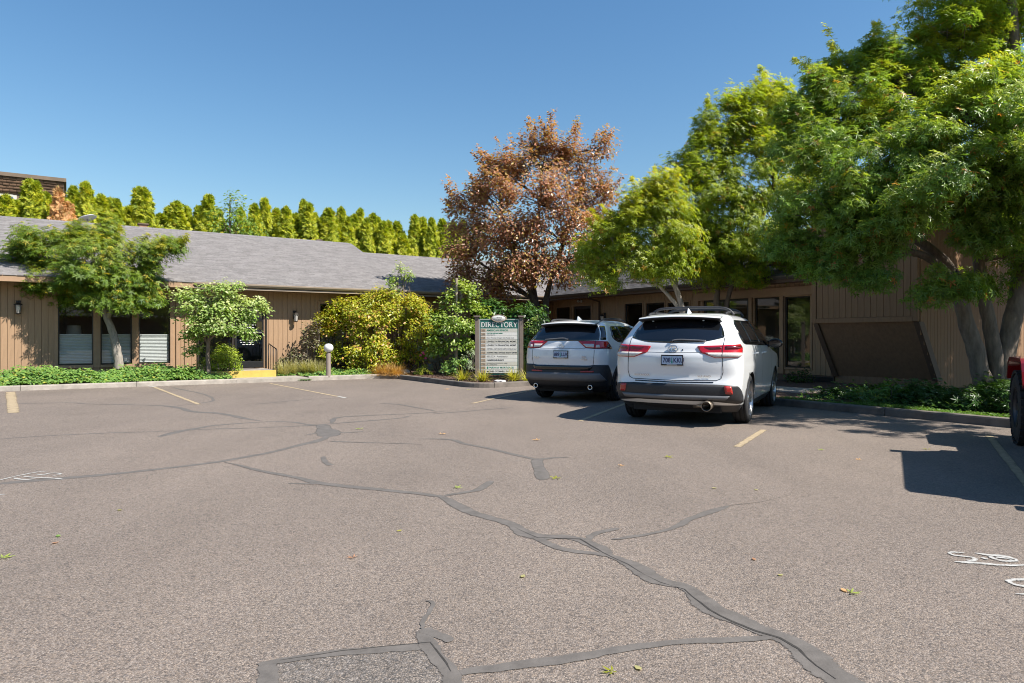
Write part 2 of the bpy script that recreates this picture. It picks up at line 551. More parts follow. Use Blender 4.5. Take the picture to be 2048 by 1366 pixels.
# ------------------------------------------------------------------ foliage
T_DIAMOND = (np.array([(0, 0, 0), (.45, .26, .05), (1, 0, -.06), (.45, -.26, .05)], float), np.array([(0, 1, 2), (0, 2, 3)]))
T_OVAL = (np.array([(0, 0, 0), (.25, .22, .04), (.65, .27, .05), (1, 0, -.08), (.65, -.27, .05), (.25, -.22, .04)], float),
          np.array([(0, 1, 2), (0, 2, 3), (0, 3, 4), (0, 4, 5)]))
T_NARROW = (np.array([(0, 0, 0), (.4, .12, .03), (1, 0, -.05), (.4, -.12, .03)], float), np.array([(0, 1, 2), (0, 2, 3)]))
def _maple():
    v, f = [(0, 0, 0)], []
    for a, ln in ((-105, .55), (-52, .86), (0, 1.0), (52, .86), (105, .55)):
        c, s = math.cos(R(a)), math.sin(R(a))
        i = len(v)
        w = .10
        m = .48
        v += [(c * ln * m - s * w, s * ln * m + c * w, .03), (c * ln, s * ln, -.10 * ln), (c * ln * m + s * w, s * ln * m - c * w, .03)]
        f += [(0, i + 2, i + 1), (0, i + 1, i)]
    return np.array(v, float), np.array(f)
T_MAPLE = _maple()
def _spray():
    # flat feathery scale-leaf spray
    v, f = [], []
    for a, ln, o in ((0, 1.0, 0), (38, .62, .15), (-38, .62, .15), (30, .45, .45), (-30, .45, .45)):
        c, s = math.cos(R(a)), math.sin(R(a))
        i = len(v)
        v += [(o, 0, 0), (o + c * ln * .5 - s * .09, s * ln * .5 + c * .09, .03), (o + c * ln, s * ln, -.05), (o + c * ln * .5 + s * .09, s * ln * .5 - c * .09, .03)]
        f += [(i, i + 1, i + 2), (i, i + 2, i + 3)]
    return np.array(v, float), np.array(f)
T_SPRAY = _spray()

def unit(a):
    return a / np.maximum(np.linalg.norm(a, axis=1, keepdims=True), 1e-9)

def leaf_arrays(P, Nn, D, S, tmpl):
    tv, tf = tmpl
    Nn = unit(Nn)
    D = D - Nn * np.sum(D * Nn, axis=1, keepdims=True)
    D = unit(D)
    B = np.cross(Nn, D)
    V = P[:, None, :] + S[:, None, None] * (tv[None, :, 0:1] * D[:, None, :] + tv[None, :, 1:2] * B[:, None, :] + tv[None, :, 2:3] * Nn[:, None, :])
    n, k = len(P), len(tv)
    T = tf[None, :, :] + (np.arange(n) * k)[:, None, None]
    return V.reshape(-1, 3), T.reshape(-1, 3), k

def leaves(name, P, outward, size, tmpl, mat, parent, tip=None, up=0.6, out=0.6, rnd=0.7, droop=0.25, svar=0.35):
    n = len(P)
    Nn = unit(up * np.array([[0, 0, 1.0]]) + out * outward + 0.8 * np.array([list(SUN)]) + rnd * .75 * rng.normal(size=(n, 3)))
    D = unit(outward * 0.7 + rng.normal(size=(n, 3)) * 0.8 + np.array([[0, 0, -droop]]))
    S = size * (1 + svar * rng.uniform(-1, 1, n))
    V, T, k = leaf_arrays(P, Nn, D, S, tmpl)
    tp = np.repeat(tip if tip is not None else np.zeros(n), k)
    me = mesh_np(name, V, T, mat, tp)
    o = link(name, me, parent)
    o['kind'] = 'stuff'
    return o

def sphere_dirs(n, zmin=-1.0):
    z = rng.uniform(zmin, 1, n)
    a = rng.uniform(0, 2 * math.pi, n)
    r = np.sqrt(1 - z * z)
    return np.stack([r * np.cos(a), r * np.sin(a), z], 1)

def crown(lobes, per, sub_r, flat=0.65, inner=0.25, zmin=-0.8, tip_gain=1.0, shoots=0, shoot_len=.6):
    """lobes: (centre, (rx,ry,rz), n_clumps) -> leaf points, outward dirs, tip factor (new growth plus painted sunlight), clump centres by lobe"""
    P, O, TP, CC = [], [], [], []
    allc = np.array([list(l[0]) for l in lobes])
    cen = allc.mean(0)
    zlo = min(l[0][2] - l[1][2] for l in lobes); zhi = max(l[0][2] + l[1][2] for l in lobes)
    for li, (c, r, n) in enumerate(lobes):
        c = np.array(list(c)); r = np.array(r)
        d = sphere_dirs(n, zmin)
        rad = np.where(rng.random(n) < inner, rng.uniform(.15, .6, n), rng.uniform(.72, 1.0, n))
        cc = c + d * r * rad[:, None]
        CC.append((li, cc))
        for q in range(n):
            k = max(6, int(per * rng.uniform(.6, 1.4)))
            sr = sub_r * rng.uniform(.65, 1.35)
            u_ = sphere_dirs(k)
            rr = rng.random(k) ** 0.45
            off = u_ * rr[:, None] * sr * np.array([1, 1, flat])
            # sprays sag outward
            og = unit((cc[q] - cen)[None, :] * np.array([[1, 1, .6]]))[0]
            off += np.outer(rr, og) * sr * 0.25
            off[:, 2] -= 0.25 * (off[:, 0] ** 2 + off[:, 1] ** 2) / max(sr, .01)
            p = cc[q] + off
            P.append(p)
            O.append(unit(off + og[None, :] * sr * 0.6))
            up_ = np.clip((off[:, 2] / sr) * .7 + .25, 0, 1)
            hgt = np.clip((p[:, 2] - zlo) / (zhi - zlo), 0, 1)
            TP.append(np.clip(tip_gain * (up_ * .7 + .3 * rng.random(k)) * (0.35 + .65 * hgt) * rng.uniform(.3, 1.1), 0, 1))  # yellower upwards: young growth and sunlit tops both painted into the leaf colour
    for q in range(shoots):                      # long young shoots that break the outline
        li, cc = CC[rng.integers(len(CC))]
        p0 = cc[rng.integers(len(cc))]
        og = unit((p0 - cen)[None, :])[0]
        if og[2] < -.2:
            continue
        dv = unit((og * .8 + np.array([0, 0, .7]) + .3 * rng.normal(size=3))[None, :])[0]
        ln = shoot_len * rng.uniform(.5, 1.3)
        k = max(8, int(per * .35))
        f = rng.random(k)
        p = p0 + dv[None, :] * (sub_r * .5 + f[:, None] * ln) + rng.normal(size=(k, 3)) * sub_r * .16 * (1.2 - f[:, None])
        P.append(p)
        O.append(unit(rng.normal(size=(k, 3)) * .6 + dv[None, :] * .5))
        TP.append(np.clip(tip_gain * (.3 + .6 * f) * rng.uniform(.5, 1, k), 0, 1))
    return np.concatenate(P), np.concatenate(O), np.concatenate(TP), CC

def resample(pts, step):
    out = [pts[0]]
    for a, b in zip(pts[:-1], pts[1:]):
        n = max(1, int((b - a).length / step))
        out += [a.lerp(b, (i + 1) / n) for i in range(n)]
    return out

def smooth_path(pts, it=2):
    for _ in range(it):
        q = [pts[0]]
        for a, b in zip(pts[:-1], pts[1:]):
            q += [a.lerp(b, .25), a.lerp(b, .75)]
        q.append(pts[-1])
        pts = q
    return pts

def bend(p, q, sag=0.0, wob=0.0, n=6):
    p, q = Vector(p), Vector(q)
    ln = (q - p).length
    w = Vector(rng.normal(size=3)) * wob * ln
    out = []
    for i in range(n):
        f = i / (n - 1)
        b = math.sin(math.pi * f)
        out.append(p.lerp(q, f) + w * b + Vector((0, 0, sag * ln * b)))
    return out

def make_tree(name, label, cat, base, stems, lobes, per, sub_r, leaf, tmpl, leaf_size, bark='bark', group=None, flat=.65, inner=.25,
              zmin=-.8, limb_r=.04, twig_r=.008, tip_gain=1.0, up=.6, out=.6, rnd=.7, trunk_name='trunk', crown_name='crown', twigs=True, shoots=0, shoot_len=.6):
    """stems: list of polylines [(point, radius)...]; each lobe grows from the stem point nearest to it"""
    base = Vector(base)
    root = empty(name, base, 0, label, cat, group)
    mb = MB()
    nodes = []
    for stt in stems:
        sp_ = smooth_path([Vector((*p, r)) if False else Vector(p) for p, r in stt], 2)
        rr_ = np.interp(np.linspace(0, 1, len(sp_)), np.linspace(0, 1, len(stt)), [r for p, r in stt])
        k_ = len(sp_)
        mb.tube([p - base + Vector(rng.normal(size=3)) * rr_[i] * .05 for i, p in enumerate(sp_)], [float(rr_[i]) * (1 + .07 * rng.uniform(-1, 1) + (.35 * max(0, 1 - i / (k_ * .12)) if stt[0][0][2] < .5 else 0)) for i in range(k_)], 12)
        for p, r in stt[len(stt) // 2:]:
            nodes.append((Vector(p), r))
    P, O, TP, CC = crown(lobes, per, sub_r, flat, inner, zmin, tip_gain, shoots, shoot_len)
    for (c, r, n), (li, cc) in zip(lobes, CC):
        c = Vector(c)
        best = min(nodes, key=lambda q: (q[0] - c).length + (0.8 if q[0].z > c.z else 0))
        foot = c - Vector((0, 0, r[2] * 0.25))
        pts = bend(best[0], foot, 0.06, 0.06, 7)
        mb.tube([p - base for p in pts], list(np.linspace(min(best[1] * .75, limb_r), twig_r * 1.8, 7)), 7)
        if twigs:
            for q in cc:
                st_ = pts[random.choice((3, 4, 5, 6))]
                tp_ = bend(st_, q, 0.05, 0.07, 5)
                mb.tube([p - base for p in tp_], list(np.linspace(twig_r * 1.4, twig_r * .45, 5)), 4, caps=False)
    mb.build(trunk_name, bark, root)
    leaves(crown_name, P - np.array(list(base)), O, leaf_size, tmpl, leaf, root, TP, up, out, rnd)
    return root

def shrub(name, label, cat, c, r, n, per, sub_r, leaf, tmpl, leaf_size, group=None, stems=6, bark='bark_dark', tip_gain=1.0, flat=.8, inner=.35, zmin=-.6, up=.6, out=.6, rnd=.7, ground=None):
    """a bush: stems fanning from the ground into one or more lobes; c = centre, r = radii"""
    lobes = [(c, r, n)] if not isinstance(c, list) else c
    c0 = Vector(lobes[0][0])
    gz = ground if ground is not None else 0.1
    base = Vector((c0.x, c0.y, gz))
    root = empty(name, base, 0, label, cat, group)
    P, O, TP, CC = crown(lobes, per, sub_r, flat, inner, zmin, tip_gain)
    keep = P[:, 2] > gz + 0.01
    P, O, TP = P[keep], O[keep], TP[keep]
    mb = MB()
    for li, cc in CC:
        lc = Vector(lobes[li][0])
        for i in range(stems):
            q = cc[random.randrange(len(cc))]
            b0 = Vector((lc.x + random.uniform(-.25, .25) * lobes[li][1][0], lc.y + random.uniform(-.25, .25) * lobes[li][1][1], gz - .02))
            mb.tube([p - base for p in bend(b0, q, 0.02, 0.06, 5)], [.014, .012, .01, .007, .004], 5)
    mb.build('stems', bark, root)
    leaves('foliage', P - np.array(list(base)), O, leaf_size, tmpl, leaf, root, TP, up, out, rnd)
    return root

def blades(name, n, height, spread, width, mat, parent, lean=0.6, radius=0.1, seg=5, hvar=.30):
    """arching blades; lean 0 = stiff and upright, 1 = flopping out to the sides"""
    V, T, TP = [], [], []
    b = 0
    for i in range(n):
        a = rng.uniform(0, 2 * math.pi)
        r0 = radius * math.sqrt(rng.random())
        a0 = a + rng.uniform(-.8, .8)
        base = np.array([r0 * math.cos(a0), r0 * math.sin(a0), 0])
        ln = math.hypot(height, spread) * (1 + hvar * rng.uniform(-1.2, .6))
        th = R(4 + 62 * lean * rng.random() ** .8)
        dr = (.25 + .55 * lean) * rng.uniform(.3, 1.1) * math.sin(th + .25)
        d = np.array([math.cos(a), math.sin(a), 0])
        side = np.array([-d[1], d[0], 0])
        for k in range(seg + 1):
            f = k / seg
            p = base + d * ln * f * math.sin(th) * (1 + .25 * f) + np.array([0, 0, max(.005, ln * f * math.cos(th) - dr * ln * f * f)])
            w = width * (1 - f ** 2.2) * .5 + .0006
            V += [p - side * w, p + side * w]
            TP += [f, f]
        for k in range(seg):
            q = b + 2 * k
            T += [(q, q + 1, q + 3), (q, q + 3, q + 2)]
        b += 2 * (seg + 1)
    me = mesh_np(name, np.array(V), np.array(T), mat, np.array(TP) * .8)
    o = link(name, me, parent)
    o['kind'] = 'stuff'
    return o

# ================================================================== GROUND, LOT, KERBS
ground = MB()
ground.add([(-3000, -3000, -0.05), (3000, -3000, -0.05), (3000, 3000, -0.05), (-3000, 3000, -0.05)], [(0, 1, 2, 3)])
tag(ground.build('ground', 'ground'), kind='structure')
lot = MB()
lot.add([L(-45, -40), L(34, -40), L(34, 26), L(-45, 26)], [(0, 1, 2, 3)])
lot_o = tag(lot.build('parking_lot', 'asphalt'), kind='structure')

def ribbon(name, pts, width, mat, z, jit=0.25, wob=0.008, taper=True, step=0.07):
    pts = resample([Vector((p.x, p.y, 0)) for p in pts], step)
    n = len(pts)
    ws = width if hasattr(width, '__len__') else [width] * 2
    V, TP, T = [], [], []
    ph = random.uniform(0, 50)
    for i, p in enumerate(pts):
        f = i / max(1, n - 1)
        d = pts[min(i + 1, n - 1)] - pts[max(i - 1, 0)]
        d.normalize()
        nn = Vector((-d.y, d.x, 0))
        w = float(np.interp(f, np.linspace(0, 1, len(ws)), ws)) * .62
        w *= 1 + jit * (math.sin(i * 0.37 + ph) * .5 + math.sin(i * .11 + ph * 2) * .5) + jit * .4 * random.uniform(-1, 1)
        if taper:
            w *= min(1, .25 + 6 * min(f, 1 - f) * max(1, n * step / 4))
        c = p + nn * wob * (math.sin(i * .53 + ph) + random.uniform(-.6, .6)) + Vector((0, 0, z))
        for o, e in ((-1, 0.0), (-.62, .75), (0, 1.0), (.62, .75), (1, 0.0)):
            V.append(list(c + nn * w * o))
            TP.append(e)
    for i in range(n - 1):
        for k in range(4):
            a = i * 5 + k
            T += [(a, a + 1, a + 6), (a, a + 6, a + 5)]
    return link(name, mesh_np(name, np.array(V), np.array(T), mat, np.array(TP)), lot_o)

def crack(px, width, z, **kw):
    return ribbon('crack_sealant', smooth_path([G(*p) for p in px], 2), width, 'sealant', z, **kw)

CR = [
    ([(-60, 973), (0, 967), (125, 957), (300, 941), (430, 925), (530, 908), (590, 892), (640, 882), (656, 872)], (.09, .085, .08, .09, .12)),
    ([(656, 874), (660, 865), (646, 858), (643, 849)], (.22, .30, .20, .22)),
    ([(642, 851), (615, 849), (581, 843.5), (526, 843.5), (434, 850), (386, 858), (355, 863), (318, 874)], (.06, .06, .07, .13)),
    ([(632, 851), (513, 856), (420, 858), (355, 862), (150, 868), (0, 878), (-60, 882)], (.05, .04, .03)),
    ([(523, 842.5), (478, 835), (441, 826), (386, 825), (352, 813), (290, 810), (167, 808), (150, 805), (0, 808), (-40, 808)], (.10, .11, .07, .05)),
    ([(352, 812), (400, 807), (434, 801), (410, 788), (362, 779), (342, 774)], (.05, .05, .06)),
    ([(509, 808), (553, 805), (595, 800), (700, 795)], (.05, .06, .04)),
    ([(30, 790), (25, 797), (18, 806)], (.07, .07)),
    ([(560, 854), (636, 850), (719, 843), (806, 836.5), (822, 831)], (.05, .06, .05)),
    ([(663, 846.5), (666, 836.5), (703, 832), (852, 826.6), (895, 821.6)], (.09, .06, .06, .05)),
    ([(865, 828), (952, 821), (1025, 815)], (.05, .05)),
    ([(872, 822.6), (822, 813), (792, 808), (759, 806.6)], (.06, .04)),
    ([(650, 866), (693, 866), (726, 863)], (.06, .03)),
    ([(642, 865), (610, 871)], (.05, .03)),
    ([(660, 883), (759, 886), (845, 889)], (.05, .03, .02)),
    ([(836, 878), (908, 878), (925, 888), (975, 896), (1025, 908), (1065, 918), (1077, 921)], (.03, .09, .06, .06, .07)),
    ([(1075, 917), (1078, 939), (1086, 960)], (.11, .12, .09)),
    ([(1076, 920), (1104, 915.5), (1138, 914.5)], (.05, .03)),
    ([(648, 913), (653, 928), (661, 931)], (.05, .05)),
    ([(448, 924), (513, 940), (591, 955), (632, 966), (693, 972.6), (772, 981), (859, 990), (882, 993)], (.02, .05, .07, .06, .07)),
    ([(876, 991), (925, 1016), (958, 1031), (1025, 1049), (1041, 1062), (1075, 1075.6), (1120, 1074), (1158, 1077), (1191, 1092), (1220, 1112)], (.07, .09, .09, .12, .08, .09)),
    ([(1216, 1109), (1256, 1127), (1293, 1149), (1318, 1163), (1371, 1174), (1390, 1189.5), (1424, 1218), (1468, 1239), (1515, 1258), (1568, 1274), (1605, 1299), (1636, 1330), (1677, 1355), (1720, 1385), (1760, 1420)], (.09, .10, .10, .12, .10, .10, .12, .12)),
    ([(1070, 1075), (1104, 1090.5), (1144, 1104), (1222, 1112)], (.05, .06, .05)),
    ([(886, 992), (942, 984), (957, 980), (983, 962)], (.05, .06, .09)),
    ([(576, 967), (632, 968)], (.03, .04)),
    ([(1170, 1083), (1190, 1068), (1237, 1057)], (.04, .045)),
    ([(1225, 1080), (1293, 1069), (1356, 1055), (1387, 1035), (1456, 1012)], (.035, .04, .06, .05)),
    ([(906, 1345), (1000, 1338), (1100, 1325), (1194, 1306), (1287, 1294), (1412, 1281.5), (1552, 1275)], (.045, .05, .05, .05, .04)),
    ([(541, 1322), (536, 1345), (530, 1380)], (.06, .06)),
    ([(530, 1327), (683, 1307), (800, 1296), (858, 1291)], (.045, .05, .05)),
    ([(846, 1258), (856, 1284), (880, 1322), (897, 1349), (914, 1376)], (.05, .07, .065, .07)),
    ([(848, 1258), (870, 1270), (905, 1283)], (.06, .03)),
    ([(858, 1201), (865, 1208), (849, 1241), (848, 1260)], (.018, .014, .012)),
]
for i, (p, w) in enumerate(CR):
    crack(p, [x * 1.0 + .008 for x in w], 0.0016 + 0.00006 * i)
# the open hairline that runs on inside the sealant of the widest crack
hair = [(1030, 1055), (1075, 1077), (1160, 1079), (1222, 1113), (1258, 1130), (1290, 1152), (1320, 1166), (1368, 1180), (1386, 1195), (1420, 1220), (1465, 1243), (1512, 1262), (1560, 1277), (1596, 1300), (1630, 1333), (1670, 1360)]
ribbon('hairline_crack', [G(*p) for p in hair], .010, 'crack', 0.0042, .8, .006)
ribbon('hairline_crack', [G(*p) for p in [(560, 1322), (683, 1302), (800, 1291), (860, 1286), (880, 1312), (900, 1345)]], .007, 'crack', 0.0042, .8, .004)
ribbon('hairline_crack', [G(*p) for p in [(1456, 1012), (1520, 1004), (1580, 990), (1590, 975)]], .006, 'crack', 0.0012, .8, .004)
pt = MB()
pp = [G(545, 1325, .0010), G(856, 1294, .0010), G(916, 1385, .0010), G(900, 1440, .0010), G(520, 1440, .0010)]
pt.add(pp, [range(5)])
pt.build('asphalt_patch', 'asphalt_patch', lot_o)

for a, b, w, m in (((305, 773), (398, 809), .10, 'yellow_line'), ((540, 767), (690, 796), .10, 'yellow_line'), ((21, 784), (27, 826), .20, 'yellow_line'),
                   ((945, 807), (1075, 778), .10, 'yellow_line'), ((1160, 842), (1262, 803), .10, 'yellow_line'), ((1474, 894), (1528, 860), .10, 'yellow_line'),
                   ((2062, 978), (1978, 872), .10, 'yellow_line'), ((300, 773), (312, 774), .14, 'white_line'), ((676, 793), (691, 796.4), .10, 'white_line')):
    ribbon('parking_line', [G(*a), G(*b)], w, m, 0.0046 if m == 'yellow_line' else 0.0050, .10, .0, False, .15)

def zpx(pts, x0, y0, sc):
    return [(x0 + a / sc, y0 + b / sc) for a, b in pts]
ST = [zpx(q, 1600, 1050, 4.324) for q in (
    [(1420, 245), (1290, 238), (1310, 262), (1420, 276), (1515, 290), (1500, 312), (1440, 312)],
    [(1570, 285), (1625, 303)],
    [(1505, 248), (1640, 270), (1760, 272), (1895, 312), (1780, 325), (1665, 296), (1640, 270)],
    [(1690, 285), (1790, 292), (1850, 312)],
    [(1340, 325), (1560, 336), (1780, 356), (2010, 350)],
    [(2050, 470), (1780, 480), (1830, 515), (1950, 538), (2060, 535)],
    [(1860, 598), (2040, 612)])]
ST += [zpx(q, 0, 900, 5.693) for q in (
    [(-150, 380), (0, 345), (150, 310), (250, 290), (440, 252), (540, 245)],
    [(410, 282), (500, 287), (560, 268), (640, 265), (712, 276), (600, 300)],
    [(150, 325), (270, 347), (405, 330)],
    [(260, 303), (400, 318), (600, 326), (725, 340)],
    [(-60, 510), (60, 510)])]
for q in ST:
    ribbon('painted_stall_marking', smooth_path([G(*p) for p in q], 1), .036, 'white_line', 0.0050, .30, .004, True, .03)

# kerbs -------------------------------------------------------------
def kerb(path, label_name, mat, h=0.13, w=0.15, sec=2.4):
    """cast sections with open joints along a polyline of (s,t); the bed lies on the left of the path"""
    pts = resample([L(*p) for p in path], 0.25)
    root = tag(empty(label_name, pts[0]), kind='structure')
    prof = [(0, -.06), (.012, h * .8), (.022, h * .96), (.04, h), (w, h), (w, -.06)]
    acc, cur, n = 0.0, [], len(pts)
    def flush(c):
        if len(c) < 2:
            return
        mb = MB()
        vs_ = []
        jit = random.uniform(-.006, .006)
        for i, (p, nn) in enumerate(c):
            for o, z in prof:
                vs_.append(p + nn * o + Vector((0, 0, z + (jit if z > 0 else 0))) - pts[0])
        k = len(prof)
        fs = [(i * k + j, i * k + j + 1, (i + 1) * k + j + 1, (i + 1) * k + j) for i in range(len(c) - 1) for j in range(k - 1)]
        fs += [tuple(range(k)), tuple(range((len(c) - 1) * k, len(c) * k))]
        mb.add(vs_, fs)
        mb.build('kerb_section', mat, root)
    for i, p in enumerate(pts):
        d = (pts[min(i + 1, n - 1)] - pts[max(i - 1, 0)]).normalized()
        nn = Vector((-d.y, d.x, 0))
        if cur:
            acc += (p - cur[-1][0]).length
        cur.append((p, nn))
        if acc > sec:
            flush(cur)
            cur = [(p + d * 0.012, nn)]
            acc = 0.0
    flush(cur)
    return root

def arc(cx, cy, r, a0, a1, n=8):
    return [(cx + r * math.cos(R(a0 + (a1 - a0) * i / n)), cy + r * math.sin(R(a0 + (a1 - a0) * i / n))) for i in range(n + 1)]

KT = 20.5
kerb([(-16, KT), (4.0, KT)], 'kerb', 'concrete')
kerb([(6.05, KT), (8.1, KT)] + arc(8.1, KT - .55, .55, 90, 0, 5), 'kerb', 'concrete')
kerb([(8.65, KT - .6), (8.68, 15.8)] + arc(9.38, 15.75, .7, 180, 270, 8) + [(12.9, 15.05), (12.9, 12.4), (11.9, 10.0), (11.35, 8.4), (11.3, -14)], 'kerb', 'kerb_dark')

def slab(name, poly, z0, z1, mat, kind='structure', parent=None):
    mb = MB()
    mb.prism([tuple(L(*p))[:2] for p in poly], z0, z1)
    o = mb.build(name, mat, parent)
    if kind:
        o['kind'] = kind
    return o

slab('planting_bed', [(-16, KT + .14), (4.0, KT + .14), (4.0, 21.6), (3.2, 21.6), (3.2, 23.45), (-16, 23.45)], -.04, .12, 'soil')
slab('planting_bed', [(6.05, KT + .14), (8.79, KT + .14), (8.81, 15.8), (9.0, 15.4), (9.4, 15.2), (13.05, 15.2), (13.05, 12.4), (12.05, 9.95), (11.49, 8.35), (11.44, -14), (30, -14), (30, 7.9), (17.2, 7.9), (17.2, 23.5), (6.05, 23.5)], -.04, .10, 'mulch')
walk = slab('walkway', [(4.0, KT), (6.05, KT), (6.05, 23.4), (5.36, 23.4), (5.36, 21.6), (4.0, 21.6)], -.04, .095, 'concrete')
slab('walkway', [(13.2, 8.9), (14.3, 8.9), (14.3, 12.2), (17.0, 12.2), (17.0, 14.3), (13.2, 14.3)], .05, .13, 'concrete')
porch = empty('porch_step', L(4.3, 22.5, 0), A, 'concrete porch step with its edge painted yellow below the glass door', 'step')
MB().box(-1.1, 1.06, -.86, .88, .06, .295).build('tread', 'concrete', porch)
MB().box(-1.1, 1.062, -.90, -.862, .06, .30).build('nosing', 'yellow_paint', porch)
MB().box(-.8, .75, .02, .80, .296, .312).build('mat', 'carpet', porch)

# mulch chips scattered over the bed by the sign (real chips, too many to count)
n = 5200
Ps = []
while len(Ps) < n:
    s, t = rng.uniform(8.85, 13.0), rng.uniform(15.3, 20.5)
    Ps.append(list(L(s, t, .108 + rng.uniform(0, .012))))
Ps = np.array(Ps)
V, T, k = leaf_arrays(Ps, unit(np.array([[0, 0, 1.0]]) + .45 * rng.normal(size=(n, 3))), rng.normal(size=(n, 3)), rng.uniform(.03, .085, n), T_NARROW)
chips = link('bark_mulch', mesh_np('bark_mulch', V, T, 'mulch_chip'))
tag(chips, 'loose brown bark mulch round the directory sign', 'mulch', kind='stuff')

# ================================================================== BUILDINGS
BOARD_CACHE = {}
def board(parent, x, y, z0, z1, w, mat, rot=None, th=0.012):
    key = (round(w, 3), round(z1 - z0, 3), mat, th)
    if key not in BOARD_CACHE:
        BOARD_CACHE[key] = MB().bbox(-w / 2, w / 2, -th, 0, 0, z1 - z0, 0.003).mesh('siding_board', mat)
    return link('siding_board', BOARD_CACHE[key], parent, (x, y, z0), rot)

def siding(parent, x0, x1, z0, z1, openings, mat='siding', pitch=0.155, y=0.0, clad=None):
    """backing wall with holes plus one board per pitch in front of it; local front faces -y"""
    edges = sorted({x0, x1} | {o[0] for o in openings} | {o[1] for o in openings})
    mb = MB()
    for a, b in zip(edges[:-1], edges[1:]):
        mid = (a + b) / 2
        hs = sorted((o[2], o[3]) for o in openings if o[0] <= mid <= o[1])
        z = z0
        for h0, h1 in hs:
            if h0 > z:
                mb.box(a, b, y, y + .14, z, h0)
            z = h1
        if z < z1:
            mb.box(a, b, y, y + .14, z, z1)
    mb.build('wall', mat + '_dark' if mat == 'siding' else mat, parent)
    c0, c1 = clad or (x0, x1)
    i = 0
    x = c0
    while x < c1 - .01:
        w = min(pitch, c1 - x)
        mid = x + w / 2
        hs = sorted((o[2], o[3]) for o in openings if o[0] - .02 < mid < o[1] + .02)
        z = z0
        for h0, h1 in hs:
            if h0 - z > .05:
                board(parent, mid, y - .002, z, h0, w - .007, mat)
            z = max(z, h1)
        if z1 - z > .05:
            board(parent, mid, y - .002, z, z1, w - .007, mat)
        x += pitch

def pane(x0, x1, y, z0, z1, parent, mat='pane'):
    m_ = MB()
    m_.add([(x0, y, z0), (x1, y, z0), (x1, y, z1), (x0, y, z1)], [(0, 1, 2, 3)])
    return m_.build('pane', mat, parent)

def window(parent, x0, x1, z0, z1, y=0.0, frame='trim', fw=.09, blind=None, mull=None, sash='bronze', proud=.045):
    w = MB()
    w.bbox(x0 - fw, x0, y - proud, y + .05, z0 - fw, z1 + fw)
    w.bbox(x1, x1 + fw, y - proud, y + .05, z0 - fw, z1 + fw)
    w.bbox(x0, x1, y - proud, y + .05, z1, z1 + fw)
    wo = w.build('window', frame, parent)
    MB().bbox(x0, x1, y - proud - .015, y + .06, z0 - fw, z0).build('sill', frame, wo)
    s = .035
    sm = MB()
    sm.bbox(x0, x0 + s, y + .01, y + .05, z0, z1); sm.bbox(x1 - s, x1, y + .01, y + .05, z0, z1)
    sm.bbox(x0 + s, x1 - s, y + .01, y + .05, z1 - s, z1); sm.bbox(x0 + s, x1 - s, y + .01, y + .05, z0, z0 + s)
    sm.build('sash', sash, wo)
    pane(x0 + s, x1 - s, y + .028, z0 + s, z1 - s, wo)
    if blind:
        bz = z0 + s + (z1 - z0) * blind
        b = MB()
        k = int((bz - z0) / .045)
        pr = []
        for i in range(2 * k + 1):
            pr.append((y + (.075 if i % 2 else .095), z0 + s + (bz - z0 - s) * i / (2 * k)))
        vs_ = [(x0 + .02, a, c) for a, c in pr] + [(x1 - .02, a, c) for a, c in pr]
        m_ = len(pr)
        b.add(vs_, [(i, i + 1, m_ + i + 1, m_ + i) for i in range(m_ - 1)])
        b.box(x0 + .02, x1 - .02, y + .07, y + .10, bz, bz + .03)
        b.build('pleated_blind', 'white_fabric', wo)
    return wo

def shingles(parent, x0, x1, y0, z0, y1, z1, expo=.142, tab=.31):
    n_ = Vector((0, -(z1 - z0), (y1 - y0))).normalized()
    d = Vector((0, y1 - y0, z1 - z0))
    ln = d.length
    d.normalize()
    V, Fc = [], []
    rows = int(ln / expo)
    for r_ in range(rows + 1):
        a0 = r_ * expo
        a1 = min(a0 + expo * 1.25, ln)
        if a1 - a0 < .03:
            continue
        x = x0 - (0 if r_ % 2 else tab / 2) - random.uniform(0, .08)
        while x < x1:
            xa, xb = max(x0, x + .004), min(x1, x + tab - .004)
            if xb - xa > .02:
                j = random.uniform(-.006, .006)
                th = .012 + random.uniform(-.002, .004)
                p = Vector((0, y0, z0)) + d * (a0 + j)
                q = Vector((0, y0, z0)) + d * a1
                b = len(V)
                for X in (xa, xb):
                    V += [Vector((X, 0, 0)) + p + n_ * .001, Vector((X, 0, 0)) + p + n_ * th, Vector((X, 0, 0)) + q + n_ * .003]
                Fc += [(b + 1, b + 4, b + 5), (b + 1, b + 5, b + 2), (b, b + 3, b + 4), (b, b + 4, b + 1)]
            x += tab
    me = mesh_np('shingles', np.array([list(v) for v in V]), np.array(Fc), 'shingle')
    o = link('shingles', me, parent)
    o['kind'] = 'stuff'
    return o

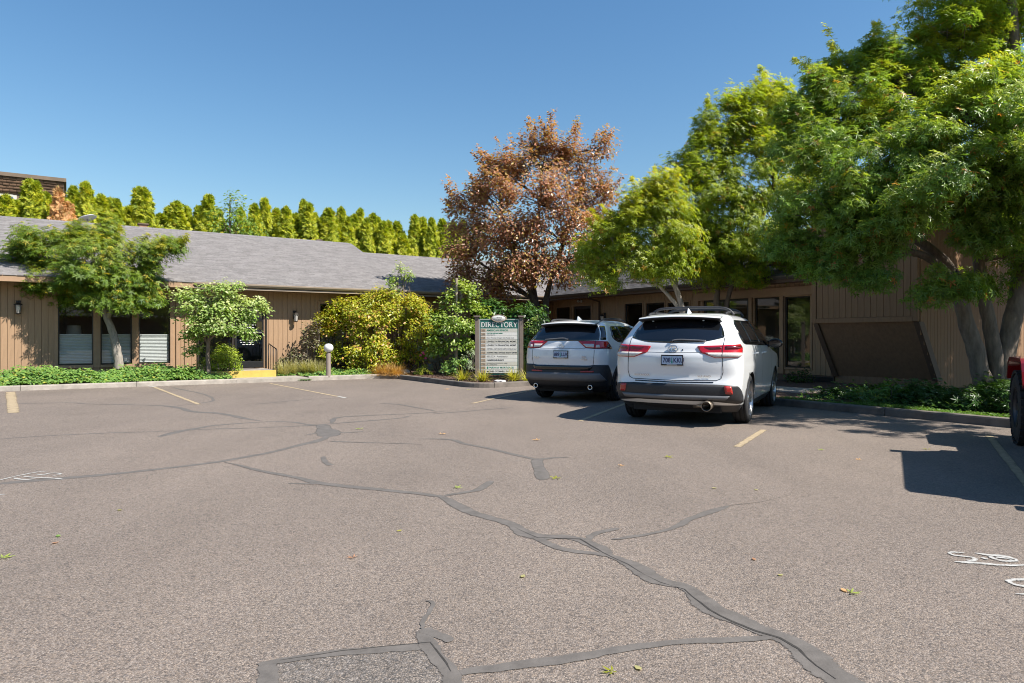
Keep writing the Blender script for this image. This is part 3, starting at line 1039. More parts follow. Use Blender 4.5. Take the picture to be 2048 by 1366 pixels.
def lantern(loc, rz, label, group=None):
    """hanging carriage lantern on a wall bracket, front faces -y"""
    r = empty('wall_lantern', loc, rz, label, 'lantern', group)
    MB().bbox(-.055, .055, -.02, 0, -.12, .16).build('back_plate', 'bronze', r)
    MB().tube([(0, -.02, .10), (0, -.09, .15), (0, -.15, .12)], .011, 8).build('bracket', 'bronze', r)
    MB().lathe([(.012, .13), (.02, .10), (.10, .045), (.105, .03), (.07, .028)], 6, 'z', 0, (0, -.15, 0), False).build('cap', 'bronze', r)
    c = MB()
    for k in range(4):
        a = R(45 + 90 * k)
        c.tube([(math.cos(a) * .085, -.15 + math.sin(a) * .085, .03), (math.cos(a) * .062, -.15 + math.sin(a) * .062, -.20)], .008, 5)
    c.lathe([(.0, -.235), (.03, -.225), (.075, -.205), (.075, -.195), (0, -.195)], 8, 'z', 0, (0, -.15, 0), False)
    c.build('cage', 'bronze', r)
    MB().lathe([(.072, .028), (.05, -.195)], 4, 'z', 0, (0, -.15, 0), False).build('glass', 'lamp_clear', r)
    return r

# ---- the long office wing ------------------------------------------------
TW = 23.4
wing = empty('office_wing', L(0, TW, 0), A, 'long brown board-sided office wing with grey shingle roof and wide tan gutter', 'building')
def wx(px, py=700):
    return onT(px, py, TW)
zt = onT(320, 598, TW)[1]; zb = onT(320, 727, TW)[1]
ops = []
wins = []
for a, b in ((116, 187), (201, 264), (277, 340)):
    wins.append((wx(a)[0], wx(b)[0], zb, zt))
d0, d1 = wx(398)[0], wx(530)[0]
dz0, dz1 = .30, onT(510, 604, TW)[1]
w4 = (wx(640)[0], wx(694)[0], onT(660, 733, TW)[1], onT(660, 608, TW)[1])
w5 = (wx(846)[0], wx(892)[0], .75, 2.35)
w6 = (wx(940)[0], wx(1000)[0], .75, 2.35)
ops = wins + [(d0, d1, dz0, dz1), w4, w5, w6]
EZ = 3.0
siding(wing, -14, 17.4, .06, 2.86, ops, clad=(-7.0, 17.0))
for i, w in enumerate(wins):
    window(wing, *w, blind=.42, frame='trim')
window(wing, *w4, blind=.55)
window(wing, *w5)
window(wing, *w6)
# storefront door set: sidelight and glazed door with aluminium rails
door = MB()
door.bbox(d0 - .06, d0, -.05, .06, dz0, dz1 + .07); door.bbox(d1, d1 + .06, -.05, .06, dz0, dz1 + .07); door.bbox(d0, d1, -.05, .06, dz1, dz1 + .07)
xm = wx(466)[0]
door.bbox(xm - .04, xm + .04, -.02, .06, dz0, dz1)
do = door.build('door', 'bronze', wing)
rl = MB()
for z, h in ((dz0 + .02, .20), (1.42, .09), (dz1 - .14, .10)):
    rl.bbox(xm + .05, d1 - .01, -.01, .04, z, z + h)
rl.bbox(xm + .05, xm + .12, -.008, .04, dz0 + .02, dz1 - .04); rl.bbox(d1 - .09, d1 - .01, -.008, .04, dz0 + .02, dz1 - .04)
rl.bbox(d0 + .01, xm - .05, -.01, .04, dz0 + .02, dz0 + .16)
rl.build('rail', 'black_metal', do)
pane(xm + .12, d1 - .09, .016, dz0 + .22, 1.42, do)
pane(xm + .12, d1 - .09, .016, 1.51, dz1 - .14, do)
pane(d0 + .01, xm - .05, .016, dz0 + .16, dz1 - .02, do)
MB().tube([(xm + .16, -.06, 1.46), (d1 - .12, -.06, 1.46)], .016, 8).tube([(xm + .2, -.06, 1.46), (xm + .2, 0, 1.46)], .012, 6).tube([(d1 - .16, -.06, 1.46), (d1 - .16, 0, 1.46)], .012, 6).build('push_bar', 'aluminium', do)
lt = MB()
for z, fr, n_ in ((1.78, (.15, .75), 5), (1.70, (.12, .8), 6), (1.62, (.2, .7), 4), (1.20, (.1, .8), 6), (1.13, (.12, .7), 5), (1.06, (.2, .72), 4)):
    a, b = xm + .12 + (d1 - xm - .21) * fr[0], xm + .12 + (d1 - xm - .21) * fr[1]
    e = np.linspace(a, b, n_ + 1)
    for i in range(n_):
        lt.box(e[i] + .012, e[i + 1] - .008 - .03 * random.random(), .006, .011, z, z + .02)
lt.build('door_lettering', 'paper', do)
# trim, soffit, fascia, gutter
tr = MB()
for px in (355, 372):
    tr.bbox(wx(px)[0] - .045, wx(px)[0] + .045, -.04, -.021, .06, 2.86)
tr.build('batten', 'trim', wing)
MB().box(-14, 17.35, -.66, .1, 2.82, 2.855).build('soffit', 'siding_dark', wing)
MB().box(-14, 17.35, -.665, -.625, 2.80, 2.98).build('fascia', 'trim_dark', wing)
gx = wx(388)[0] * .0 + onT(388, 560, 22.7)[0]
MB().bbox(-14, gx, -.72, -.667, 2.80, 2.985, .01).build('eave_board', 'trim', wing)
gp = [(-.667, 2.99), (-.667, 2.885), (-.735, 2.885), (-.775, 2.94), (-.785, 2.985), (-.775, 2.99), (-.765, 2.955), (-.725, 2.90), (-.68, 2.90), (-.68, 2.99)]
MB().prism(gp, gx, 17.3, 'x').build('gutter', 'gutter', wing)
MB().bbox(gx, 17.3, -.69, -.667, 2.80, 2.86, .005).build('frieze_board', 'gutter', wing)
RS = .369
def rz(y):
    return EZ + RS * (y + .65)
roof = MB()
roof.prism([(-.70, rz(-.70) - .03), (-.70, rz(-.70)), (6.1, rz(6.1)), (12.9, rz(-.70)), (12.9, rz(-.70) - .03), (6.1, rz(6.1) - .12)], -14, 10.55, 'x')
ro = roof.build('roof', 'shingle', wing)
shingles(ro, -10, 10.58, -.74, rz(-.74) + .004, 6.12, rz(6.12) + .004)
rc = MB()
x = -10.0
while x < 10.4:
    rc.prism([(6.1 - .16, rz(6.1) - .045), (6.1, rz(6.1) + .03), (6.1 + .16, rz(6.1) - .045), (6.1, rz(6.1) + .012)], x, x + .23, 'x')
    x += .235
rc.build('ridge_cap', 'shingle', ro)
LR = 4.6
roof2 = MB()
roof2.prism([(-.70, rz(-.70) - .03), (-.70, rz(-.70)), (LR, rz(LR)), (2 * LR + .7, rz(-.70)), (LR, rz(LR) - .12)], 10.56, 23.0, 'x')
ro2 = roof2.build('roof', 'shingle', wing)
shingles(ro2, 10.585, 19, -.74, rz(-.74) + .004, LR + .02, rz(LR + .02) + .004)
gb = MB()
gb.prism([(LR - .2, rz(LR) - .3), (6.1, rz(6.1) - .14), (12.5, rz(-.3) - .3), (LR, 2.9)], 10.38, 10.46, 'x')
gb.build('gable_end', 'siding', wing)
MB().box(-14, 17, 12.2, 12.35, 0, 2.9).build('back_wall', 'siding_dark', wing)
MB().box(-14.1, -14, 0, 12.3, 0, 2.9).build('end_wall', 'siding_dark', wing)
MB().box(-14, 17, 3.2, 3.3, .05, 2.8).build('room_wall', 'interior', wing)
MB().box(-14, 17, .15, 3.2, .30, .34).build('room_floor', 'carpet', wing)
MB().box(-14, 17, .15, 3.2, 2.72, 2.76).build('room_ceiling', 'interior', wing)
MB().box(17.0, 17.1, .15, 3.25, .05, 2.8).build('room_end', 'interior', wing)
MB().box(-13.98, -13.9, .15, 3.25, .05, 2.8).build('room_end', 'interior', wing)
# things on the roof
def roof_vent(px, py, w, h, label, y=6.3):
    s, z = onT(px, py, TW + y)
    r = empty('roof_vent', L(s, TW + y, rz(6.1) - .25), A, label, 'roof vent')
    MB().bbox(-w / 2, w / 2, -w / 2, w / 2, 0, h + .2, .01).build('flue', 'pipe', r)
    MB().bbox(-w / 2 - .04, w / 2 + .04, -w / 2 - .04, w / 2 + .04, h + .2, h + .26, .01).build('cap', 'trim_dark', r)
    return r
roof_vent(286, 455, .28, .16, 'small tan box vent on the ridge of the grey roof', 6.25)
roof_vent(638, 480, .16, .08, 'low tan pipe stub behind the ridge near the roof step', 6.25)
rv = roof_vent(894, 512, .15, .18, 'slim pinkish flue pipe at the lower ridge beside the purple plum', LR + .1)
rv.location = L(onT(894, 512, TW + LR + .1)[0], TW + LR + .1, rz(LR) - .2)
s_, z_ = onT(175, 446, TW + 6.4)
dish = empty('satellite_dish', L(s_, TW + 6.4, rz(6.1) - .15), A + .3, 'white flat oval dish on a short mast above the roof ridge', 'satellite dish')
MB().tube([(0, 0, -.1), (0, 0, .34)], .02, 8).build('mast', 'aluminium', dish)
dm = MB().lathe([(0, 0), (.2, .008), (.31, .03), (.325, .035), (.32, .05), (.2, .03), (0, .025)], 28)
dm.build('plate', 'dish_white', dish, (0, 0, .34), (R(-18), R(-14), 0))

lantern(L(onT(37, 618, TW)[0], TW - .022, onT(37, 614, TW)[1] + .02), A, 'dark carriage lantern on the dappled wall beside the blinds')
lantern(L(onT(589, 636, TW)[0], TW - .022, onT(589, 632, TW)[1] + .02), A, 'dark carriage lantern on the sunlit wall beside the glass door')

# table lamp inside the first window
tl = empty('table_lamp', L(onT(148, 690, TW + .9)[0], TW + .9, .34), A, 'beige shaded table lamp standing behind the corner window', 'lamp')
MB().box(-.35, .35, -.25, .25, .62, .66).box(-.32, -.27, -.22, -.17, 0, .62).box(.27, .32, -.22, -.17, 0, .62).box(-.32, -.27, .17, .22, 0, .62).box(.27, .32, .17, .22, 0, .62).build('table', 'trim_dark', tl)
MB().lathe([(0, .66), (.09, .66), (.10, .68), (.05, .74), (.08, .82), (.06, .92), (.02, .97), (.015, 1.1), (0, 1.1)], 20).build('lamp_base', 'ceramic', tl)
MB().lathe([(.21, 1.02), (.17, 1.32), (.165, 1.32), (.205, 1.02)], 24).build('lamp_shade', 'lamp_shade', tl)

# handrail by the step
hs0, hz0 = onT(533, 737, 22.4)
hr = empty('handrail', L(5.42, 22.2, .08), A, 'thin black metal handrail beside the porch step', 'handrail')
MB().tube([(0, -.45, 0), (0, -.45, .80), (0, -.40, .86), (0, .55, 1.02), (0, .60, .98), (0, .60, 0)], .016, 8).build('top_rail', 'black_metal', hr)
for y_ in (-.25, -.05, .15, .35):
    MB().tube([(0, y_, .04), (0, y_, .87 + .165 * (y_ + .4) - .01)], .008, 6).build('baluster', 'black_metal', hr)
MB().tube([(0, -.45, .10), (0, .60, .10)], .010, 6).build('bottom_rail', 'black_metal', hr)

# ---- the entrance block at right angles -------------------------------------
SW = 17.0
blk = empty('entrance_block', L(SW, 0, 0), A - R(90), 'shaded brown office block with big windows under the maples', 'building')
def bx(px, py=700):
    t, z = onS(px, py, SW)
    return -t, z
bops = []
spec = [('w', 1114, 1141, 615, .55), ('d', 1148, 1183, 612, .36), ('w', 1251, 1286, 607, .62), ('w', 1293, 1330, 606, .62), ('w', 1337, 1379, 605, .62),
        ('d', 1407, 1499, 596, .36), ('w', 1511, 1561, 595, .46), ('w', 1571, 1622, 593, .46)]
for k, a, b, ty, z0 in spec:
    zt_ = bx((a + b) / 2, ty)[1]
    bops.append((bx(a)[0], bx(b)[0], z0, zt_, k))
XE = -10.52
siding(blk, -23.3, XE, .28, 2.86, [o[:4] for o in bops])
MB().bbox(-23.3, XE, -.012, .10, .03, .27).build('foundation', 'trim_dark', blk)
for x0, x1, z0, z1, k in bops:
    if k == 'w':
        window(blk, x0, x1, z0, z1, frame='trim', fw=.055)
    else:
        dm_ = MB()
        dm_.bbox(x0 - .07, x0, -.045, .06, z0, z1 + .07); dm_.bbox(x1, x1 + .07, -.045, .06, z0, z1 + .07); dm_.bbox(x0, x1, -.045, .06, z1, z1 + .07)
        o_ = dm_.build('door', 'trim', blk)
        wdt = x1 - x0
        nn_ = 2 if wdt > 1.6 else 1
        for q in range(nn_):
            a, b = x0 + wdt * q / nn_, x0 + wdt * (q + 1) / nn_
            fr = MB()
            fr.bbox(a + .01, a + .10, .02, .06, z0, z1); fr.bbox(b - .10, b - .01, .02, .06, z0, z1)
            fr.bbox(a + .10, b - .10, .02, .06, z0, z0 + .2); fr.bbox(a + .10, b - .10, .02, .06, z1 - .11, z1)
            fr.build('door_leaf', 'bronze', o_)
            pane(a + .10, b - .10, .038, z0 + .2, z1 - .11, o_)
            MB().tube([(b - .06, -.03, .95), (b - .06, -.03, 1.35)], .012, 8).build('handle', 'aluminium', o_)
# posts and header beam of the glazed entrance
hb = MB()
xa, xb = bx(1392)[0], XE
hb.bbox(xa, xb - .02, -.11, -.03, 2.47, 2.72)
hb.build('header_beam', 'trim', blk)
for px in (1397, 1504, 1566):
    x_ = bx(px)[0]
    MB().bbox(x_ - .06, x_ + .06, -.095, -.03, .28, 2.47).build('post', 'trim', blk)
MB().box(-23.3, XE, -.66, .1, 2.82, 2.855).build('soffit', 'siding_dark', blk)
MB().box(-22.72, XE, -.665, -.625, 2.80, 2.98).build('fascia', 'trim_dark', blk)
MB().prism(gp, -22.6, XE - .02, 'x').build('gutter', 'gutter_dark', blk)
MB().tube([(bx(1201)[0], -.70, 2.88), (bx(1201)[0], -.60, 2.78), (bx(1201)[0], -.06, 2.66), (bx(1201)[0], -.06, .2)], .04, 8).build('downspout', 'trim_dark', blk)
MB().tube([(bx(1106)[0], -.70, 2.88), (bx(1106)[0], -.60, 2.78), (bx(1106)[0], -.07, 2.62), (bx(1106)[0], -.07, .2)], .045, 8).build('downspout', 'trim', blk)
rb = MB()
rb.prism([(-.70, rz(-.70) - .03), (-.70, rz(-.70)), (5.2, rz(5.2)), (11.2, rz(-.70)), (5.2, rz(5.2) - .12)], -28.0, XE, 'x')
rbo = rb.build('roof', 'shingle', blk)
shingles(rbo, -27.0, XE, -.74, rz(-.74) + .004, 5.2, rz(5.2) + .004)
MB().box(-23.2, XE, 3.6, 3.7, .05, 2.8).build('room_wall', 'interior', blk)
MB().box(-23.2, XE, .15, 3.6, .30, .34).build('room_floor', 'carpet', blk)
MB().box(-23.2, XE, .15, 3.6, 2.72, 2.76).build('room_ceiling', 'interior', blk)
MB().box(-23.3, -23.15, .15, 3.65, .05, 2.8).build('room_end', 'interior', blk)
MB().box(XE - .1, XE, .15, 3.65, .05, 2.8).build('room_end', 'interior', blk)
# the tall projecting bay with a battered base
X0, X1, YF, ZS, ZT = -10.52, -7.95, -.9, 1.69, 4.5
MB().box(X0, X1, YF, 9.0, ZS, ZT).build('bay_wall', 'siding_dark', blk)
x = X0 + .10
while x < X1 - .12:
    board(blk, x + .0775, YF - .002, ZS + .10, ZT - .2, .148, 'siding_bay_shade')
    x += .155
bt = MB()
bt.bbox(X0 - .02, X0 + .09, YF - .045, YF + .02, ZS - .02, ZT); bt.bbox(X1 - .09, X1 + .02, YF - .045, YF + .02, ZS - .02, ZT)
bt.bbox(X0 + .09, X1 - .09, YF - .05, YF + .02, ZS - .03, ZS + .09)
bt.build('bay_trim', 'siding_bay_shade', blk)
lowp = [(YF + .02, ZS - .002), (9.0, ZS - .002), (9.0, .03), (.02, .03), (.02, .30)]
MB().prism(lowp, X0 + .03, X1 - .03, 'x').build('battered_base', 'siding_dark', blk)  # darker siding here paints in the heavy shade under the bay
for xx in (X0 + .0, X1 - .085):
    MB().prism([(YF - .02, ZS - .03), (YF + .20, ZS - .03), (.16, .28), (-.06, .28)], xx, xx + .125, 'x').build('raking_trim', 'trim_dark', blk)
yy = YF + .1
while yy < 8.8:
    board(blk, X1 + .002, yy + .0775, max(.05, ZS - (ZS - .30) * max(0, yy + .12 - YF) / (.02 - YF)) if yy < 0 else .05, ZT - .2, .148, 'siding_bay_shade', (0, 0, R(90)))
    yy += .155
MB().box(X0 - .3, X1 + .35, YF - .35, 9.2, ZT, ZT + .22).build('bay_roof', 'shingle', blk)
vb = MB().box(bx(1600)[0], XE - .02, -.02, -.013, .06, .24)
vb.build('crawl_vent', 'black_metal', blk)
for px, py in ((1211, 634),):
    lantern(L(SW - .022, *onS(px, py, SW)), A - R(90), 'dark carriage lantern on the shaded wall between window and downspout')
t_, z_ = onS(1164, 603, SW)
sc_ = empty('security_light', L(SW - .02, t_, z_), A - R(90), 'small white floodlight camera above the office door', 'light')
MB().lathe([(0, 0), (.05, 0), (.05, -.03), (0, -.03)], 12, 'y').build('mount', 'sign_white', sc_)
for q in (-.07, .07):
    MB().lathe([(.0, -.13), (.045, -.125), (.05, -.06), (.02, -.03), (0, -.03)], 12, 'y').build('lamp_head', 'sign_white', sc_, (q, -.02, -.02), (R(-20), 0, q * 4))

# ---- the shingled building beyond the hedge -----------------------------------
TF = 50.0
fb = empty('far_building', L(onT(64, 500, TF)[0], TF, 0), A, 'brown shingle-clad two-storey building rising behind the hedge', 'building')
fs0 = onT(64, 500, TF)[0]
fx1 = onT(128, 400, TF)[0] - fs0
fzt = onT(128, 361, TF)[1]
MB().box(-26, fx1, .1, 14, 0, fzt).build('wall', 'far_trim', fb)
fw0, fw1 = onT(-60, 400, TF)[0] - fs0, onT(26, 400, TF)[0] - fs0
wz0, wz1 = onT(20, 418, TF)[1] - .4, onT(20, 393, TF)[1]
V, Fc = [], []
row = 0
z = fzt - .30
while z > 7.0:
    x = -9 - (row % 2) * .165
    while x < fx1:
        xa, xb = max(x, -9), min(x + .33, fx1)
        if not (xa < fw1 + .25 and xb > fw0 - .1 and z < wz1 + .1 and z + .18 > wz0):
            b = len(V)
            y0 = -.03 + random.uniform(-.015, .01)
            V += [(xa + .01, y0, z), (xb - .01, y0, z), (xb - .01, .0, z + .2), (xa + .01, .0, z + .2), (xa + .01, .09, z), (xb - .01, .09, z)]
            Fc += [(b, b + 1, b + 2), (b, b + 2, b + 3), (b + 4, b + 5, b + 1), (b + 4, b + 1, b)]
        x += .33
    z -= .18
    row += 1
o = link('wall_shingles', mesh_np('wall_shingles', np.array(V, float), np.array(Fc), 'far_shingle'), fb)
o['kind'] = 'stuff'
MB().box(-26.2, fx1 + .12, -.12, 14, fzt - .10, fzt + .12).build('parapet_cap', 'far_trim', fb)
wn_ = MB().box(fw0, fw1, .05, .095, wz0, wz1).build('window', 'interior', fb)
pane(fw0, fw1, .025, wz0, wz1, wn_, 'far_pane')
MB().box(fw1, fw1 + .18, -.02, .09, wz0 - .1, wz1 + .1).box(fw0 - .1, fw1, -.02, .09, wz1, wz1 + .12).build('frame', 'sign_cream', wn_)

# ================================================================== SIGN, LAMP, SMALL FITTINGS
SD = 19.0
sign = empty('directory_sign', at(998, 675 + F * 1.2 / SD, SD), 0, 'green directory sign with two brown posts and cream tenant strips', 'sign')
PM = F / SD
def sx(px): return (px - 998) / PM
def sz(py): return H - (py - HY) / PM - .1
for a, b in ((950, 957.6), (1038.6, 1046.4)):
    p_ = MB().bbox(sx(a), sx(b), -.055, .055, -.15, sz(634.5), .008).build('post', 'post_brown', sign)
    MB().bbox(sx(a) - .04, sx(b) + .04, -.10, .10, sz(634.5), sz(632.5) + .012, .008).build('post_cap', 'post_brown', p_)
MB().box(sx(957.6) + .002, sx(1038.6) - .002, -.03, .03, sz(749.5), sz(637.4)).build('panel', 'sign_green', sign)
fr = MB()
a, b, c, d = sx(959), sx(1037.4), sz(748), sz(638.8)
fr.box(a, a + .018, -.038, -.031, c, d); fr.box(b - .018, b, -.038, -.031, c, d); fr.box(a + .018, b - .018, -.038, -.031, d - .014, d)
fr.build('border', 'sign_cream', sign)
ov = MB().lathe([(0, -.062), (.185, -.060), (.20, -.050), (.20, -.031), (0, -.031)], 36, 'y')
ov.v = [(x, y, z * .47) for x, y, z in ov.v]
ovo = ov.build('oval_plaque', 'sign_white', sign, (sx(997.7), 0, sz(636.7)))
rg = MB().lathe([(.188, -.060), (.205, -.068), (.215, -.055), (.210, -.031), (.19, -.031)], 36, 'y')
rg.v = [(x, y, z * .48) for x, y, z in rg.v]
rg.build('plaque_rim', 'sign_tan', ovo)
text_mesh('720', .10, 'ink_grey', ovo, (0, -.064, 0), (R(90), 0, 0), 'numerals', 'CENTER', shear=.2)

def serif_word(word, width, height, mat, parent, loc):
    def ell(cx, cy, rx, ry, a0, a1, n=14):
        return [(cx + rx * math.cos(R(a0 + (a1 - a0) * i / n)), cy + ry * math.sin(R(a0 + (a1 - a0) * i / n))) for i in range(n + 1)]
    TK, TN = .17, .075
    LT = {
        'D': (.86, [([(.19, 0), (.19, 1)], TK), ([(.2, .965)] + ell(.36, .5, .42, .465, 90, -90) + [(.2, .035)], .12), ([(0, .03), (.3, .03)], .06), ([(0, .97), (.3, .97)], .06)]),
        'I': (.40, [([(.2, 0), (.2, 1)], TK), ([(.02, .03), (.38, .03)], .06), ([(.02, .97), (.38, .97)], .06)]),
        'R': (.88, [([(.19, 0), (.19, 1)], TK), ([(.2, .965)] + ell(.38, .735, .26, .23, 90, -90) + [(.2, .505)], .10), ([(.42, .5), (.78, .03)], .15), ([(.02, .03), (.36, .03)], .06), ([(.66, .03), (.92, .03)], .06), ([(0, .97), (.3, .97)], .06)]),
        'E': (.74, [([(.19, 0), (.19, 1)], TK), ([(.1, .965), (.66, .965)], TN), ([(.2, .52), (.52, .52)], TN), ([(.1, .035), (.70, .035)], TN), ([(.64, .78), (.64, 1)], .06), ([(.68, 0), (.68, .24)], .06), ([(0, .03), (.2, .03)], .06), ([(0, .97), (.2, .97)], .06)]),
        'C': (.86, [(ell(.47, .5, .40, .48, 52, 308, 20), .12), ([(.76, .72), (.76, .98)], .06)]),
        'T': (.80, [([(.4, 0), (.4, 1)], TK), ([(.02, .965), (.78, .965)], TN), ([(.04, .76), (.04, 1)], .06), ([(.76, .76), (.76, 1)], .06), ([(.22, .03), (.58, .03)], .06)]),
        'O': (.96, [(ell(.48, .5, .40, .48, 0, 360, 26), .13)]),
        'Y': (.84, [([(.1, .97), (.43, .46)], .15), ([(.76, .97), (.45, .46)], TN), ([(.43, 0), (.43, .5)], TK), ([(.25, .03), (.61, .03)], .06), ([(-.02, .97), (.28, .97)], .06), ([(.6, .97), (.9, .97)], .06)]),
    }
    adv = sum(LT[c][0] for c in word) + .07 * (len(word) - 1)
    kx = width / adv
    x = 0
    k = 0
    for ch in word:
        mb = MB()
        w, strokes = LT[ch]
        for pl, th in strokes:
            n_ = len(pl)
            vs_ = []
            for i, p in enumerate(pl):
                q0, q1 = pl[max(i - 1, 0)], pl[min(i + 1, n_ - 1)]
                dx, dy = (q1[0] - q0[0]) * kx, (q1[1] - q0[1]) * height
                l_ = math.hypot(dx, dy) or 1
                nx, ny = -dy / l_ * th * height * .62, dx / l_ * th * height * .62
                X, Z = (x + p[0]) * kx, p[1] * height
                y = -.0005 * (k % 7)
                vs_ += [(X + nx, y, Z + ny), (X - nx, y, Z - ny)]
            mb.add(vs_, [(2 * i, 2 * i + 1, 2 * i + 3, 2 * i + 2) for i in range(n_ - 1)])
            k += 1
        mb.build('letter', mat, parent, loc)
        x += w + .07
serif_word('DIRECTORY', sx(1034.3) - sx(961.9), .135, 'sign_white', sign, (sx(961.9), -.033, sz(654.2)))
ROWS = [('706', [('AMERICAN SENIOR', 'ink_green', 1.0, .058, .0)]),
        ('708', [('CUSTOM BUILDERS MEMO', 'ink_green', .95, .034, .020), ('COLUMBIA, P.C.', 'ink_grey', .95, .030, -.022)]),
        ('710', [('Steve Thomas Oregon City Realty LLC', 'ink_grey', .92, .044, .0)]),
        ('712', [('LEWELLYN FINANCIAL MGMT.', 'ink_black', 1.0, .052, .0)]),
        ('714', [('LEWELLYN FINANCIAL MGMT.', 'ink_black', 1.0, .052, .0)]),
        ('716', [('CETERA ADVISOR NETWORKS LLC', 'ink_grey', .90, .050, .0)]),
        ('718', [('ACUPUNCTURE & NATURAL HEALTH CENTER', 'ink_black', .74, .046, .0)]),
        ('720', [('BELEZA  Aesthetics', 'ink_grey', 1.1, .055, .0)]),
        ('722', [('FARMERS INSURANCE', 'ink_black', .82, .050, .0)]),
        ('724', [('PROFESSIONAL PSYCHOLOGY CLINIC', 'ink_grey', .90, .032, .020), ('DR. J. NORRIS, PSY.D.', 'ink_grey', .9, .030, -.022)]),
        ('726', [('FAIRWAY MORTGAGE', 'ink_green', 1.05, .056, .0)]),
        ('728', [("MICHAEL O'CONNELL, PH.D.", 'ink_black', .86, .050, .0)])]
rh = (sz(657.3) - sz(746.6)) / 12
for i, (num, lines) in enumerate(ROWS):
    z1 = sz(657.3) - rh * i
    st_ = MB().bbox(sx(961.4), sx(1034.6), -.046, -.031, z1 - rh + .008, z1, .003).build('tenant_strip', 'sign_white' if i % 3 else 'sign_cream', sign)
    zc = z1 - rh / 2 + .004
    MB().box(sx(962.3), sx(971.2), -.0485, -.0462, zc - .036, zc + .036).build('number_tab', 'sign_tan', st_)
    text_mesh(num, .06, 'ink_grey', st_, ((sx(962.3) + sx(971.2)) / 2, -.0505, zc), (R(90), 0, 0), 'numerals', 'CENTER')
    for tx, m_, xs, sz_, dz in lines:
        x_ = sx(973.5) if i != 10 else sx(977.5)
        text_mesh(tx, sz_ * 1.18, m_, st_, (x_, -.0475, zc + dz), (R(90), 0, 0), 'lettering', 'LEFT', xs=xs, bold=.0008 if m_ != 'ink_grey' else 0, extrude=.001)
    if i == 10:
        MB().box(sx(974), sx(976.6), -.0485, -.0462, zc - .03, zc + .03).build('logo_mark', 'ink_green', st_)

def gpt(px, py, z=.1):
    return G(px, py, z)
b0 = at(657, 675 + F * 1.2 / 20.9, 20.9)
bl = empty('bollard_lamp', (b0.x, b0.y, .09), 0, 'white globe lamp on a short brown post at the kerb', 'lamp')
MB().lathe([(0, 0), (.085, 0), (.085, .02), (.075, .03), (.072, .72), (.05, .74), (.05, .76), (0, .76)], 16).build('post', 'post_brown', bl)
MB().lathe([(.001, 1.025), (.06, 1.015), (.11, .985), (.142, .93), (.146, .89), (.135, .835), (.10, .785), (.05, .755), (.001, .752)], 24).build('globe', 'globe', bl)
p0 = at(937, 675 + F * 1.2 / 22.6, 22.6)
pl_ = empty('path_light', (p0.x, p0.y, .1), 0, 'small black pagoda path light behind the young staked tree', 'path light')
MB().tube([(0, 0, -.05), (0, 0, .62)], .02, 8).build('stake', 'black_metal', pl_)
MB().lathe([(.001, .80), (.02, .78), (.03, .74), (.16, .66), (.16, .645), (.02, .64)], 14).build('cap', 'black_metal', pl_)
MB().lathe([(.04, .64), (.045, .55), (.001, .55)], 10).build('lens', 'lamp_clear', pl_)

# white crumpled paper and a stone by the sign
def rock(name, label, cat, loc, r, mat, amp=.25, flat=.6):
    bm = bmesh.new()
    bmesh.ops.create_icosphere(bm, subdivisions=2, radius=1)
    for v in bm.verts:
        v.co *= 1 + amp * rng.uniform(-1, 1)
        v.co = Vector((v.co.x * r[0], v.co.y * r[1], max(v.co.z * r[2], -r[2] * .35)))
    me = bpy.data.meshes.new(name); bm.to_mesh(me); bm.free()
    me.materials.append(M[mat])
    o = link(name, me, None, loc)
    return tag(o, label, cat)
q = gpt(994, 768.5, .13)
rock('crumpled_paper', 'crumpled white paper lying on the mulch below the sign', 'litter', (q.x + .04, q.y + 1.05, .135), (.15, .09, .05), 'paper', .3)
q = gpt(944, 762, .12)
rock('stone', 'small reddish brown stone beside the sign post', 'stone', (q.x - .02, q.y + 1.0, .14), (.05, .05, .09), 'pipe', .15)
q = gpt(806, 747, .12)
rock('stone', 'grey rock at the end of the orange grass clumps', 'stone', (q.x, q.y, .15), (.22, .16, .11), 'concrete', .2)

# ================================================================== TREES
def lob(px, py, d, rx, rz_, n, ry=None):
    k = d / F
    return (at(px, py, d), (rx * k, (ry if ry is not None else (rx + rz_) / 2) * k, rz_ * k), n)
def stem(d, pts, r0, r1, dd=0.0):
    n_ = len(pts)
    return [(at(px, py, d + dd * i / max(1, n_ - 1)), r0 + (r1 - r0) * i / (n_ - 1)) for i, (px, py) in enumerate(pts)]
def foot(px, d, z=.1):
    return at(px, HY + F * (H - z) / d, d)

d = 19.7
fy = HY + F * 1.18 / d
make_tree('maple_tree', 'wide leaning green maple in front of the window blinds', 'tree', foot(240, d, .12),
          [stem(d, [(240, fy), (238, 735), (234, 700), (226, 665), (213, 632), (205, 600)], .15, .075),
           stem(d, [(213, 634), (190, 600), (150, 565), (105, 535)], .08, .03, .3), stem(d, [(213, 640), (225, 615), (250, 585), (285, 555)], .07, .03, -.3),
           stem(d, [(205, 602), (200, 560), (205, 500), (212, 460)], .07, .025)],
          [lob(50, 525, d, 40, 42, 16), lob(95, 495, d - .3, 55, 42, 24), lob(115, 550, d - .5, 60, 42, 26), lob(150, 482, d + .3, 45, 30, 16), lob(65, 570, d, 40, 22, 9),
           lob(185, 520, d - .6, 48, 48, 22), lob(180, 578, d - .4, 62, 34, 24), lob(214, 465, d, 24, 30, 11), lob(232, 545, d - .4, 36, 42, 18), lob(240, 595, d - .3, 46, 22, 14),
           lob(282, 548, d, 34, 36, 14), lob(300, 508, d, 28, 26, 10), lob(333, 494, d + .1, 20, 12, 6), lob(288, 590, d, 32, 20, 9), lob(120, 600, d, 50, 16, 9)],
          95, .36, 'leaf_green', T_MAPLE, .115, 'bark_pale', tip_gain=.9, inner=.3, limb_r=.05, shoots=30, shoot_len=.35)

